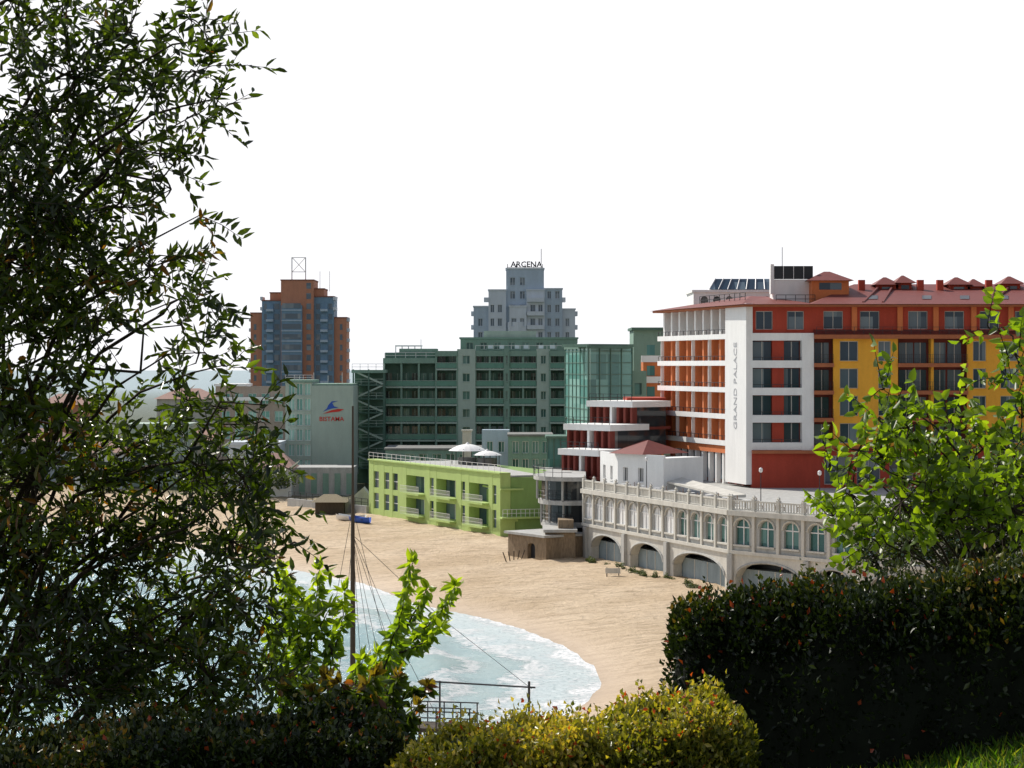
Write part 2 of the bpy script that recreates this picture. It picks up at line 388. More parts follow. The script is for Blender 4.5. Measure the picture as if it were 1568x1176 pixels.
h.rail('railings',R,ue+.2,U(1900),25.36,.8,.62,1.0,2,.02)
for p in (1305,1375,1430,1488,1545,1600): h.box('orange_piers',R,U(p),U(p+8),25.4,top,-.49,-.2)
h.facade(R,ue,U(1900),8.8,13.1,[(U(p),U(p+36)) for p in range(1262,1860,50)],[(9.2,12.3)],wall='red_walls')
h.box('terracotta_bands',R,ue,U(1900),13.1,13.298,-.3,.5)
h.box('roof_trim',R,-.6,U(1900),top,top+.22,-1.4,.75); h.box('roof_trim',L,-.9,L.len+.2,top+.002,top+.218,-1.4,.75)
h.hip('roof',[(16.6,248.4),(24.6,219.5),(32.6,219.5),(32.6,248.4)],28.6,(27,232),(29,233.5),29.9)
h.hip('roof',[(32.0,219.45),(76,219.45),(76,248.35),(32.0,248.35)],28.61,(39,233.5),(70,233.5),31.3)
h.rail('railings',FR((22,240),(26.5,224)),0,14,29.2,.9,0,1.5,2,.03)
def turret(pxa,pxb,Y,zb,ze,za,dp):
    x0,x1=XX(pxa,Y),XX(pxb,Y); f=FR((x0,Y),(x1,Y)); w=x1-x0
    h.box('red_walls' if w<4 else 'orange_piers',f,0,w,zb,ze,-dp,0)
    h.box('windows',f,w*.2,w*.8,ze-1.0,ze-.25,-.02,.04)
    h.hip('roof',[(x0-.5,Y-.5),(x1+.5,Y-.5),(x1+.5,Y+dp+.5),(x0-.5,Y+dp+.5)],ze,(x0+w*.42,Y+dp/2),(x0+w*.58,Y+dp/2),za)
turret(1243,1300,226,28.8,31.4,32.5,5)
for p,q,z in ((1345,1372,31.2),(1376,1396,31.4),(1455,1482,31.2),(1486,1504,31.0),(1538,1562,31.3),(1620,1650,31.2)): turret(p,q,230,29.6,z-.1,z+.8,3)
for p in (1320,1410,1440,1515,1580):
    x=XX(p,229); h.mb('red_walls').hexa([(x-.35,229,30),(x+.35,229,30),(x+.35,229.7,30),(x-.35,229.7,30),(x-.35,229,31.6),(x+.35,229,31.6),(x+.35,229.7,31.6),(x-.35,229.7,31.6)])
for p,q in ((1322,1345),(1352,1366),(1520,1545)):
    h.mb('roof').tube([(XX(p,220.5),220.6,28.8),(XX(q,230),230,30.8)],.16,5)
for p in (1330,1412,1470,1530,1590):
    def rp(px,yy): return (XX(px,yy),yy,28.61+(yy-219.45)/14.05*2.69+.06)
    h.mb('solar_panels').add([rp(p,222.5),rp(p+14,222.5),rp(p+14,225),rp(p,225)],[(0,1,2,3)])
f=frontal(1184,1246,228); w=f.len
h.box('rooftop_plant',f,0,w,28.7,31.6,-3,0); h.box('solar_panels',f,.1,w-.1,31.65,33.1,-.5,.1); h.box('rooftop_plant',f,-.3,.08,30,33.3,-1,.12)
for k in range(1,4): h.box('rooftop_plant',f,w*k/4-.03,w*k/4+.03,31.65,33.1,.1,.14)
h.mb('railings').tube([f.p(1,33,0),f.p(1,35.2,0)],.04)
h.rail('railings',f,.0,-0+w*.95,28.9,.9,2.5,.9,2,.03)
e=h.done()
ang=math.atan2(L.u.y,L.u.x)
text('GRAND PALACE',1.3,GREYM,e,L.p((u115+L.len)/2+.4,19.8,.37),ang,.015,True,'fin_lettering',-.008)

# white arched-window building behind hotel
b=B('white_apartment_block',walls=WHITE,windows=G_DARK,solar_glazing=G_BLUE,frames=METALW)
f=frontal(1062,1185,262); w=f.len
b.box('walls',f,0,w,8,31.4,-10,-.42)
ops=[]
for k in range(6): a=.9+k*1.6; ops.append((a,a+1.0,29.0,30.4,.5))
b.arch('walls',f,0,w,27.6,31.4,ops,.4,0,'windows',.3)
b.facade(f,0,w,24.3,27.59,[(.9+k*1.6,1.9+k*1.6) for k in range(6)],[(25,26.8)],t=.3)
b.box('walls',f,-.2,w+.2,31.4,31.7,-10,.2)
b.mb('solar_glazing').add([f.p(2,31.75,.0),f.p(w,31.75,.0),f.p(w,33.2,-2),f.p(3,33.2,-2)],[(0,1,2,3)])
b.mb('walls').add([f.p(2,31.7,-.05),f.p(w,31.7,-.05),f.p(w,33.15,-2.05),f.p(3,33.15,-2.05),f.p(2,31.7,-2.2),f.p(w,31.7,-2.2)],[(0,1,2,3),(3,2,5,4),(0,3,4),(1,5,2)])
for k in range(8):
    t=k/7; b.mb('frames').tube([f.p(2+(w-2)*t,31.8,.03),f.p(3+(w-3)*t,33.25,-1.97)],.06,4)
b.done()

# ------------------------------------------------------------------ arcade promenade building
a0=(XX(893,216),216.); a1=(XX(1118,184),184.); a2=(XX(1310,173),173.); a3=(XX(1480,166),166.)
S1=FR(a0,a1); S2=FR(a1,a2); S3=FR(a2,a3); S0=FR((a0[0]+6,a0[1]+6),a0)
ar=B('arcade_building',walls=CONC,trim=CREAM,curtained_windows=G_GLARE,windows=G_TEAL,dark_interior=M('arcade_interior',(.26,.32,.35),.8,.2),shadow_recess=BLACK,balustrade=CREAM,terrace=CONC,frames=METALW)
def off(f,u,n): q=f.p(u,0,n); return (q[0],q[1])
ar.prism('terrace',[off(S1,0,-2.2),off(S1,S1.len,-2.2),off(S2,S2.len,-2.2),off(S3,S3.len,-2.2),(60,200),(75,219),(75,222),(27,223),(19,249),(12,262),(2,262),(4,235)],-1,8.84)
for f,arches in ((S1,[(905,952),(965,1016),(1031,1110)]),(S2,[(1126,1228),(1246,1306)]),(S3,[(1330,1400),(1415,1470)])):
    ops=[(f.U(p),f.U(q),-1,3.1,1.5) for p,q in arches]
    ar.arch('trim' ,f,0,f.len,-1,5.3,ops,.9,0,None,.45,14)
    ar.box('trim',f,0,f.len,5.0,5.29,-2.3,-.91); ar.box('walls',f,0,f.len,8.45,8.59,-2.3,-.46); ar.box('walls',f,0,f.len,5.3,5.5,-2.3,-.46)
    for p,q in arches:
        a,c=f.U(p),f.U(q)
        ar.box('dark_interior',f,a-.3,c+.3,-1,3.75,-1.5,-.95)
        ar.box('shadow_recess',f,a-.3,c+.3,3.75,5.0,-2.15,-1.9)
        for k in range(1,4): ar.box('trim',f,a+(c-a)*k/4-.05,a+(c-a)*k/4+.05,-1,3.75,-.949,-.91)
    n=int(f.len/2.75+.3); st=f.len/n
    wops=[(k*st+.6,k*st+st-.6,6.0,7.6,.65) for k in range(n)]
    ar.arch('walls',f,0,f.len,5.301,8.6,wops,.4,-.05,None,.3,8)
    for k,(a,c,s,sp,ri) in enumerate(wops):
        part='curtained_windows' if (f is S1 and k<n*.62) else 'windows'  # leftmost panes carry painted glare
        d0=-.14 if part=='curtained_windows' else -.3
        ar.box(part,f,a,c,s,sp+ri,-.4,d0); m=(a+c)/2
        ar.box('frames',f,m-.05,m+.05,s,sp+ri,d0+.001,d0+.07); ar.box('frames',f,a,c,7.5,7.6,d0+.002,d0+.06)
        ar.box('trim',f,a-.15,c+.15,5.85,5.999,-.048,.12)
        pts=[f.p(m+(c-a+.3)/2*math.cos(t),7.6+(ri+.15)*math.sin(t),.0) for t in np.linspace(0,math.pi,9)]
        ar.mb('trim').tube(pts,.09,5)
    for k in range(n+1):
        u=min(max(k*st,.2),f.len-.2)
        ar.box('trim',f,u-.16,u+.16,5.31,8.6,-.04,.14)
        ar.box('balustrade',f,u-.17,u+.17,9.05,10.15,-.2,.14)
        q=f.p(u,10.3,-.03); ar.mb('balustrade').add([(q[0]-.2,q[1],q[2]),(q[0],q[1]-.2,q[2]),(q[0]+.2,q[1],q[2]),(q[0],q[1]+.2,q[2]),(q[0],q[1],q[2]+.22),(q[0],q[1],q[2]-.2)],[(0,1,4),(1,2,4),(2,3,4),(3,0,4),(1,0,5),(2,1,5),(3,2,5),(0,3,5)])
    ar.box('trim',f,-.1,f.len+.1,5.15,5.45,.002,.2)
    ar.box('trim',f,0,f.len,8.6,9.05,-2.4,.35)
    ar.box('balustrade',f,0,f.len,9.85,10.,-.12,.06); ar.box('balustrade',f,0,f.len,9.1,9.2,-.12,.06)
    k=int(f.len/.32)
    for i in range(k): 
        u=(i+.5)*f.len/k; ar.box('balustrade',f,u-.05,u+.05,9.2,9.85,-.08,.02)
    for p,q in arches:
        a,c=f.U(p),f.U(q); pts=[f.p((a+c)/2+(c-a)/2*math.cos(t),3.1+1.5*math.sin(t),.02) for t in np.linspace(0,math.pi,15)]
        ar.mb('walls').tube(pts,.12,5)
for p in (899,958,1023): ar.box('walls',S1,S1.U(p)-.35,S1.U(p)+.35,-1,5.1,.004,.35)
for p in (1120,1237): ar.box('walls',S2,S2.U(p)-.3,S2.U(p)+.3,-1,5.1,.004,.3)
ar.box('walls',S0,0,S0.len,-1,8.6,-.4,-.002)
ar.done()
for px,Y in ((1165,186),(1255,181),(990,208)):
    x=XX(px,Y); m=MB(); m.tube([(x,Y,8.84),(x,Y,12.3)],[.05,.035]); u=empty('terrace_lamp_post'); m.obj('pole',METAL,u)
    m=MB(); m.tube([(x,Y,12.3),(x,Y,12.4),(x,Y,12.65),(x,Y,12.75)],[.08,.17,.17,.04],8); m.obj('lantern',METALW,u)
for i in range(13):
    S=S1 if i<8 else S2; u=S.len*(.08+.115*i) if i<8 else S.len*(.1+.18*(i-8))
    q=S.p(u,8.84,-3.6); e=empty('cafe_table'); m=MB(); m.tube([(q[0],q[1],8.84),(q[0],q[1],9.58)],.04,6); m.obj('leg',METAL,e)
    m=MB(); m.tube([(q[0],q[1],9.58),(q[0],q[1],9.62)],.45,12); m.obj('table_top',METALW,e)
    m=MB()
    for sx_ in (-.8,.8):
        x=q[0]+sx_; y=q[1]
        for dx in (-.2,.2):
            for dy in (-.2,.2): m.tube([(x+dx,y+dy,8.84),(x+dx,y+dy,9.3)],.02,4)
        m.hexa([(x-.22,y-.22,9.3),(x+.22,y-.22,9.3),(x+.22,y+.22,9.3),(x-.22,y+.22,9.3),(x-.22,y-.22,9.34),(x+.22,y-.22,9.34),(x+.22,y+.22,9.34),(x-.22,y+.22,9.34)])
        bx=x+(.2 if sx_>0 else -.2); m.hexa([(bx-.02,y-.22,9.34),(bx+.02,y-.22,9.34),(bx+.02,y+.22,9.34),(bx-.02,y+.22,9.34),(bx-.02,y-.22,9.8),(bx+.02,y-.22,9.8),(bx+.02,y+.22,9.8),(bx-.02,y+.22,9.8)])
    m.obj('chairs',BROWN,e)

# ------------------------------------------------------------------ white house with red hip roof
b=B('tiled_roof_house',walls=WHITE,windows=G_DARK,frames=METALW,roof=TILE,eaves=CREAM)
q0=(XX(946,217),217.); q1=(XX(1016,212),212.); f=FR(q0,q1); g=FR((q0[0]-1.6,q0[1]+6),q0)
b.prism('walls',[off(f,.3,-.3),off(f,f.len,-.3),off(f,f.len,-6),off(g,0,-.3)],8.5,12.4)
b.facade(f,0,f.len,8.6,12.7,[(.8,1.5),(3,3.8)],[(9.8,11.3)])
b.facade(g,0,g.len,8.6,12.7,[(1,1.9),(3.6,4.4)],[(9.8,11.3)])
pts=[off(f,-.9,.5),off(f,f.len*.62,.5),off(f,f.len*.62,-6.6),off(f,-2.2,-6.6)]
cx=sum(p[0] for p in pts)/4; cy=sum(p[1] for p in pts)/4
b.hip('roof',pts,12.72,(cx-.15,cy),(cx+.15,cy),14.1)
f2=FR(off(f,f.len*.8,-1.5),(XX(1120,200),200.))
b.mb('eaves').hexa([f2.p(0,9.9,.4),f2.p(f2.len,9.1,.4),f2.p(f2.len,9.1,-1.6),f2.p(0,9.9,-1.6),f2.p(0,10.1,.4),f2.p(f2.len,9.3,.4),f2.p(f2.len,9.4,-1.6),f2.p(0,10.4,-1.6)])
b.done()

# ------------------------------------------------------------------ stepped terrace building
b=B('stepped_terrace_building',slabs=WHITE,piers=DRED,windows=G_DARK,orange_walls=ORANGE,red_walls=REDW,cream_tiers=CONC,concrete=CONC,railings=METAL)
for (p0,p1,Y,zb,zt) in ((905,970,238,12.5,17.9),(870,936,234,11.,15.3),(862,919,230,8.8,12.6)):
    f=FR((XX(p0,Y+3),Y+3.),(XX(p1,Y-2),Y-2.)); w=f.len
    b.box('slabs',f,-.3,w+.3,zt-.7,zt,-6,.5)
    b.box('windows',f,0,w,zb,zt-.7,-5.5,-.6)
    k=7
    for j in range(k): u=j*(w-.35)/(k-1); b.box('piers' if j!=3 else 'slabs',f,u,u+.35,zb,zt-.7,-.6,.2)
    b.box('piers',f,-.3,w+.3,zt-3.3,zt-3.0,-6,.45)
    b.rail('railings',f,0,w,zt,.8,.3,1,2,.025)
f=frontal(934,1013,243); b.box('orange_walls',f,0,f.len,8,16.2,-8,0); b.box('red_walls',f,2,f.len+.5,16.2,18.2,-8,.2); b.box('slabs',f,1,f.len,15.9,16.19,.003,.4)
f=frontal(918,944,228); b.box('orange_walls',f,0,f.len,8,11.7,-5,0)
for k,(z,r) in enumerate(((9.7,4.0),(7.1,3.5),(4.7,3.2))):
    cx,cy=XX(872,226),228.
    arc=[(cx+r*1.0*math.cos(t),cy-5+r*1.4*math.sin(t)) for t in np.linspace(math.pi*.75,math.pi*1.5,10)]
    P=arc+[(cx+1.5,cy-5-r*1.4+.2),(cx+2,cy+4),(cx-r*.6,cy+4)]
    b.prism('cream_tiers',P,z,z+.45)
    P2=[(cx+(x-cx)*.8,cy+(y-cy)*.8) for x,y in P]; b.prism('windows',P2,z-2.1,z-.002)
    for x,y in arc[::2]: b.mb('cream_tiers').tube([(cx+(x-cx)*.93,cy+(y-cy)*.93,z-2.1),(cx+(x-cx)*.93,cy+(y-cy)*.93,z)],.13,6)
    for i in range(len(arc)-1):
        for hh in (.5,.95): b.mb('railings').tube([(*arc[i],z+.45+hh),(*arc[i+1],z+.45+hh)],.025,4)
        b.mb('railings').tube([(*arc[i],z+.4),(*arc[i],z+1.4)],.03,4)
f=frontal(842,893,224); b.box('concrete',f,0,f.len,0,8.7,-8,-4)
b.done()

# stone beach hut
b=B('stone_beach_hut',walls=STONE,roof=CONC,interior=BLACK,posts=WOOD)
f=FR((XX(778,219),219.),(XX(836,213),213.)); 
b.arch('walls',f,0,f.len,0,4.1,[(f.len*.52,f.len*.72,0,3.0,.35)],.5,0,'interior',.45)
b.box('roof',f,-.3,f.len+.2,4.1,4.35,-5.5,.35); b.box('walls',f,0,f.len,0,4.05,-5.3,-.51)
f=frontal(835,881,214); b.arch('walls',f,0,f.len,0,4.6,[(.25,1.0,0,3.4,.4)],.5,0,'interior',.45); b.box('walls',f,0,f.len,0,4.58,-6,-.51); b.box('roof',f,-.2,f.len+.2,4.6,4.9,-6.2,.4)
b.box('walls',f,1.4,f.len*.95,4.9,5.8,-4,-1)
for k in range(5):
    x=XX(776+k*4,213)+.1*k; y=213.4+k*.7; b.mb('posts').tube([(x,y,1.4),(x-.4+.2*k,y-.5,2.6)],.06,5)
b.done()

# ------------------------------------------------------------------ lime green seafront building
g0=(XX(565,276),276.); g1=(XX(766,240),240.); f=FR(g0,g1)
b=B('green_seafront_building',walls=LIME,band=LIMED,windows=G_BLUE,frames=METALW,railings=METALW,recess=LIMED,roof=CONC,base=CONCD,soffit=LIME)
zt=9.0
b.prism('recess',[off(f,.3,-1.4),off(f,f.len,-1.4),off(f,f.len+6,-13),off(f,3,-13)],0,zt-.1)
opn=[(572,580,0),(588,596,0),(601,609,0),(622,650,1),(658,664,0),(668,698,1),(706,712,0),(718,748,1),(754,760,0)]
rws=[(2.9,5.0),(5.7,7.9)]
uc=0
for p,q,bal in opn:
    u0,u1=f.U(p),f.U(q)
    b.box('walls',f,uc,u0,1.6,zt+.3,-1.35,0); uc=u1
    zc=1.6
    for (a,c) in rws:
        b.box('walls',f,u0,u1,zc,a,-1.35,-.02); zc=c
        if bal:
            b.box('windows',f,u0+.2,u1-.2,a,c-.1,-1.42,-1.33); m=(u0+u1)/2; b.box('frames',f,m-.06,m+.06,a,c-.1,-1.329,-1.27)
            b.box('soffit',f,u0-.1,u1+.1,a-.2,a+.02,-.019,.9)
            b.rail('railings',f,u0,u1,a+.02,.9,.85,.28,2,.016)
        else:
            b.box('windows',f,u0,u1,a,c,-.3,-.25); b.box('frames',f,u0,u1,(a+c)/2-.05,(a+c)/2+.05,-.249,-.2)
    b.box('walls',f,u0,u1,zc,zt+.3,-1.35,-.02)
b.box('walls',f,uc,f.len,1.6,zt+.3,-1.35,0)
b.box('base',f,-.2,f.len+.2,-1,1.6,-1.3,.25)
b.box('soffit',f,-.1,f.len+.1,zt+.3,zt+.45,-1.3,.15)
b.rail('railings',f,0,f.len,zt+.45,.9,0,1.5,2,.022)
ff=FR(g1,(XX(832,241),241.5)); 
b.prism('roof',[off(f,0,-1.36),off(f,f.len,-1.36),off(ff,ff.len,-.4),off(ff,ff.len,-12),off(f,3,-13)],zt-.09,zt+.1)
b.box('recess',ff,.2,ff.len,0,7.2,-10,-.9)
b.facade(ff,0,ff.len,1.5,4.1,[(1.8,3.0),(3.6,4.3)],[(1.9,3.7)])
b.facade(ff,.3,ff.len,4.1,7.4,[(1.3,2.4),(3.0,3.9)],[(4.9,6.7)],n=-.5)
b.box('soffit',ff,-.1,ff.len+.3,4.1,4.3,.002,1.2); b.rail('railings',ff,0,ff.len+.2,4.3,.9,1.1,.5,2,.02)
b.box('soffit',ff,0,ff.len+.2,7.4,7.6,-8,.2)
b.done()
b=B('promenade_wall',wall=CONC,railings=METAL)
w=FR((XX(440,292),292.),off(f,0,.4)); b.box('wall',w,0,w.len,0,3.1,-.5,0); b.rail('railings',w,0,w.len,3.1,.95,-.25,1.5,2,.03)
b.done()
b=B('domed_bar_pavilion',canopy=WHITE,posts=METAL,counter=CONCD)
for (px,Y,r,z,rise) in ((716,268,2.5,10.9,.85),(746,266,1.9,10.4,.55)):
    cx=XX(px,Y); n=18; rings=6; vs=[(cx,Y,z+rise)]; fs=[]
    for i in range(1,rings+1):
        t=i/rings
        for k in range(n): a=2*math.pi*k/n; vs.append((cx+r*t*math.cos(a),Y+r*t*math.sin(a),z+rise*(1-t*t)))
    for k in range(n): fs.append((0,1+k,1+(k+1)%n))
    for i in range(rings-1):
        for k in range(n): a=1+i*n+k; c=1+i*n+(k+1)%n; fs.append((a,a+n,c+n,c))
    b.mb('canopy').add(vs,fs); b.mb('canopy').tube([(cx,Y,z+rise-.1),(cx,Y,z+rise+.25)],[.4,.05],8)
    for k in range(6): a=k*math.pi/3+.3; b.mb('posts').tube([(cx+r*.85*math.cos(a),Y+r*.85*math.sin(a),8.9),(cx+r*.85*math.cos(a),Y+r*.85*math.sin(a),z+rise*.3)],.06,5)
    b.mb('counter').tube([(cx,Y,8.9),(cx,Y,10)],1.3,12)
b.done()
b=B('rooftop_chimney',stack=CREAM); f=frontal(708,722,300); b.box('stack',f,0,f.len,6,12.4,-1.2,0); b.box('stack',f,-.15,f.len+.15,12.4,12.6,-1.35,.15); b.done()

# ------------------------------------------------------------------ long grey-green hotel
b=B('balconied_hotel',walls=TEALW,pale_walls=PALEG,recess=TEALD,windows=G_TEAL,dark_windows=G_DARK,frames=M('hotel_frames',(.4,.5,.44),.5,.05),balcony_glass=G_RAIL,slabs=PALEG,stair_frame=TEALD,white_frames=METALW,loggia_green=LIMED,roof_plant=GREYL)
Y=345.
f=frontal(588,865,Y); s=Y/F
def U2(p): return f.U(p)
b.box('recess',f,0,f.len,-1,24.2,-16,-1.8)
lv=[6.4+3.0*i for i in range(6)]
def balc(p0,p1,ztop,zl,div,proud=0):
    u0,u1=U2(p0),U2(p1)
    for z in zl:
        b.box('slabs',f,u0,u1,z-.16,z+.12,-1.75,.3+proud); b.box('balcony_glass',f,u0+.1,u1-.1,z+.2,z+1.05,.18+proud,.22+proud)
        b.box('slabs',f,u0,u1,z+1.07,z+1.13,.14+proud,.26+proud)
        for k in range(div*2):
            a=u0+(u1-u0)*(k+.15)/(div*2); c=u0+(u1-u0)*(k+.85)/(div*2)
            b.box('windows' if (k+int(z))%3 else 'dark_windows',f,a,c,z+.12,z+2.35,-1.82,-1.74); b.box('frames',f,(a+c)/2-.05,(a+c)/2+.05,z+.12,z+2.35,-1.739,-1.68)
    for k in range(div+1):
        u=u0+(u1-u0)*k/div; b.box('walls',f,u-.16,u+.16,4,ztop,-1.75,.15+proud)
    b.box('walls',f,u0,u1,ztop-.9,ztop,-1.75,.34+proud)
balc(588,668,23.3,lv[:5],3); balc(668,700,24.5,lv,1,.4)
def panel(p0,p1,z1,part='pale_walls',wn=1):
    u0,u1=U2(p0),U2(p1); cs=[(u0+(u1-u0)*(k+.3)/wn,u0+(u1-u0)*(k+.7)/wn) for k in range(wn)]
    b.facade(f,u0,u1,4,z1,cs,[(z+.9,z+2.3) for z in lv if z+3<z1],wall=part,n=.5,t=.3)
    b.box(part,f,u0,u1,4,z1-.01,-1.7,.14)
panel(700,728,24.8); balc(728,772,24.5,lv,2); panel(772,780,24.9,'walls'); balc(780,822,24.5,lv,2); panel(822,842,24.8); balc(842,865,24.5,lv,1,.5)
b.box('walls',f,U2(610),U2(668),22.9,24.9,-9,-2.5); 
fu=frontal(705,884,352); b.facade(fu,0,fu.len,24,26.6,[(1+k*2.4,2.2+k*2.4) for k in range(7)],[(24.8,26)],wall='walls'); b.box('walls',fu,0,fu.len,24,26.5,-12,-.3)
b.box('pale_walls',fu,4,13,26.6,28.0,-6,-1); b.box('walls',fu,-.2,fu.len+.2,26.6,26.9,-12,.2)
for k in range(6):
    u=1+k*2.1+random.random(); b.box('roof_plant',f,U2(735)+u,U2(735)+u+.8,24.9,25.5,-3,-2.2)
ft=frontal(606,645,350)
for k in range(5): u=k*ft.len/4; b.box('white_frames',ft,u-.08,u+.08,23.3,25.3,-.1,.1)
b.box('white_frames',ft,-.1,ft.len+.1,25.3,25.5,-3,.1); b.box('white_frames',ft,-.1,ft.len+.1,24.2,24.3,-.08,.08)
fs_=frontal(541,588,340); w=fs_.len
for z in [5+2.3*i for i in range(7)]:
    b.box('stair_frame',fs_,0,w,z-.12,z+.08,-3,0)
    i=int((z-5)/2.3+.5); a,c=(0.2,w-.2) if i%2 else (w-.2,.2)
    b.mb('slabs').hexa([fs_.p(a,z,.0),fs_.p(c,z+2.1,.0),fs_.p(c,z+2.1,-1.2),fs_.p(a,z,-1.2),fs_.p(a,z+.3,.0),fs_.p(c,z+2.4,.0),fs_.p(c,z+2.4,-1.2),fs_.p(a,z+.3,-1.2)])
    b.rail('slabs',fs_,0,w,z+.08,.9,-.05,1.2,2,.03)
for u in (0,w/2,w): b.box('stair_frame',fs_,u-.12,u+.12,0,21.4,-.25,.05)
b.box('recess',fs_,0,w,0,20.8,-9,-3); b.box('walls',fs_,-.3,w+.3,20.8,21.3,-9,.2); b.rail('white_frames',fs_,-.2,w,21.3,1,.0,1.3,2,.04)
b.rail('white_frames',f,U2(590),U2(668),23.3,.9,.1,1.5,2,.03); b.rail('white_frames',f,U2(728),U2(865),24.8,.6,-.5,1.5,1,.03)
b.mb('white_frames').tube([f.p(U2(643),23.3,-4),f.p(U2(643),26.5,-4)],.06)
b.done()
b=B('hotel_annex',walls=TEALW,windows=G_TEAL,frames=METALW,pale=GREYB,roof=CONCD,green=TEALW)
f=frontal(590,740,318); b.facade(f,0,f.len,3,8.9,[(1+k*2.1,2.4+k*2.1) for k in range(6)],[(4,5.6),(6.6,8.3)]); b.box('walls',f,0,f.len,3,8.85,-12,-.31); b.box('roof',f,-.2,f.len+.2,8.9,9.2,-12,.2)
f=frontal(738,780,300); b.facade(f,0,f.len,4,12.6,[(.7,1.6),(2.4,3.3)],[(6,7.4),(9.3,10.9)],wall='pale'); b.box('pale',f,0,f.len,4,12.5,-6,-.31)
f=frontal(778,846,290); b.facade(f,0,f.len,3,12.,[(.6+k*1.4,1.5+k*1.4) for k in range(4)],[(4,5.8),(7,8.8),(9.6,11.3)],wall='green'); b.box('green',f,0,f.len,3,11.9,-9,-.31); b.box('roof',f,-.1,f.len+.1,12,12.3,-9,.3)
b.done()

# ------------------------------------------------------------------ green glass tower
b=B('glass_office_block',curtain_wall=G_AQUA,shaded_curtain_wall=GL('shaded_curtain_glass',(.05,.17,.16),(.14,.33,.3),1.6,.08,.6),mullions=TEALD,walls=TEALW,white_band=WHITE,red_walls=ORANGE)  # sunlit and shaded faces have their own glass colours; light is painted in
p0=(XX(866,290),290.); p1=(XX(901,272),272.); p2=(XX(968,276),276.)
f=FR(p0,p1); g=FR(p1,p2)
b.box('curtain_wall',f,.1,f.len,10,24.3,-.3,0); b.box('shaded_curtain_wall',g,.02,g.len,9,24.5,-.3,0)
b.prism('walls',[off(f,.2,-.31),off(g,.3,-.31),off(g,g.len,-.31),off(g,g.len,-14),off(f,.2,-8)],2,24.2)
for ff_,n in ((f,6),(g,4)):
    for k in range(n+1): u=ff_.len*k/n; b.box('mullions',ff_,u-.06,u+.06,9,24.5,.002,.12)
    for k in range(10): z=10+k*1.55; b.box('mullions',ff_,0,ff_.len,z-.05,z+.05,.002,.09)
b.box('mullions',g,-.1,g.len+.1,24.5,24.9,-6,.2); b.box('mullions',f,-.1,f.len+.1,24.3,24.7,-6,.2)
f=frontal(970,1062,300); b.box('walls',f,0,f.len,3,27.2,-10,0); b.box('mullions',f,-.3,f.len,27.2,27.6,-10,.6)
f=frontal(985,1016,285); b.box('red_walls',f,0,f.len,3,22.8,-5,0)
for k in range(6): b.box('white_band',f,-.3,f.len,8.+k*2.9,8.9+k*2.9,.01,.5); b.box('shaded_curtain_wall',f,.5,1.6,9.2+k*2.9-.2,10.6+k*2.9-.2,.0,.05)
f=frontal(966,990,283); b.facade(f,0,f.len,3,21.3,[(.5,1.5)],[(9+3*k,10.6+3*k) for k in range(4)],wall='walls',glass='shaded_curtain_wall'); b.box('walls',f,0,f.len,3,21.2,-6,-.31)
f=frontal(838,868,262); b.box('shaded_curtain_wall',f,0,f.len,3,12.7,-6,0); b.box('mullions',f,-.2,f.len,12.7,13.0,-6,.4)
for k in range(4): b.box('mullions',f,f.len*k/3-.05,f.len*k/3+.05,3,12.7,.002,.1)
b.done()

# ------------------------------------------------------------------ sign building (left)
b=B('sign_wall_hotel',walls=PALEG,windows=G_AQUA,frames=METALW,side=TEALW,brown=M('brown_grey_render',(.38,.31,.26),.8,.15),concrete=CONC,roof_white=WHITE,blue=BLUESIGN,red=REDSIGN)
Y=330.; f=frontal(437,541,Y)
b.facade(f,0,f.U(478),4,19.3,[(.5+k*1.28,1.5+k*1.28) for k in range(3)],[(5.+i*2.45,6.9+i*2.45) for i in range(6)])
b.box('walls',f,0,f.U(478),4,19.25,-12,-.31)
b.box('walls',f,f.U(478)+.01,f.len,4,18.8,-12,.35); b.box('side',f,f.U(478)+.2,f.len-.1,18.8,19.1,-12,.2)
b.box('side',f,-.2,f.U(478),19.3,19.7,-12,.3)
b.rail('frames',f,0,f.U(478),19.7,.8,0,1.2,2,.03)
for k in range(4): b.mb('frames').tube([f.p(2+k*2.3,18.9,-3),f.p(2+k*2.3,20.4+.5*(k%2),-3)],.04,4)
lx=f.U(510)
def blade(part,pts): b.mb(part).add([f.p(lx+u*.95,14.5+z*.8,.40) for u,z in pts]+[f.p(lx+u*.95,14.5+z*.8,.36) for u,z in pts],[tuple(range(len(pts)-1,-1,-1)),tuple(range(len(pts),2*len(pts)))]+[(i,(i+1)%len(pts),len(pts)+(i+1)%len(pts),len(pts)+i) for i in range(len(pts))])
blade('blue',[(-1.7,.1),(-.9,.5),(.0,.8),(1.0,.9),(.2,1.2),(-.1,1.9),(.9,2.3),(-.2,2.2),(-.8,1.4),(-1.0,.8)]); blade('red',[(-1.7,-.3),(-.3,.4),(.9,.7),(1.9,.6),(1.1,.15),(-.2,.0)])
g=frontal(448,541,312); b.box('concrete',g,0,g.len,1,6.5,-8,0)
for k in range(5): b.box('side',g,1+k*1.8,1.9+k*1.8,2.4,5.6,.0,.06)
g=frontal(330,437,340); b.facade(g,0,g.len,3,18.6,[(1+k*2.2,2.4+k*2.2) for k in range(5)],[(4.+i*2.9,5.8+i*2.9) for i in range(5)],wall='brown'); b.box('brown',g,0,g.len,3,18.5,-10,-.31); b.box('roof_white',g,-.3,g.len+.3,16.2,16.8,.002,.6); b.box('roof_white',g,-.2,5,18.6,19,-9,.4)
e=b.done()
text('BISTAMA',1.0,REDSIGN,e,f.p(f.U(508),13.1,.38),0,.02,bold=.01)
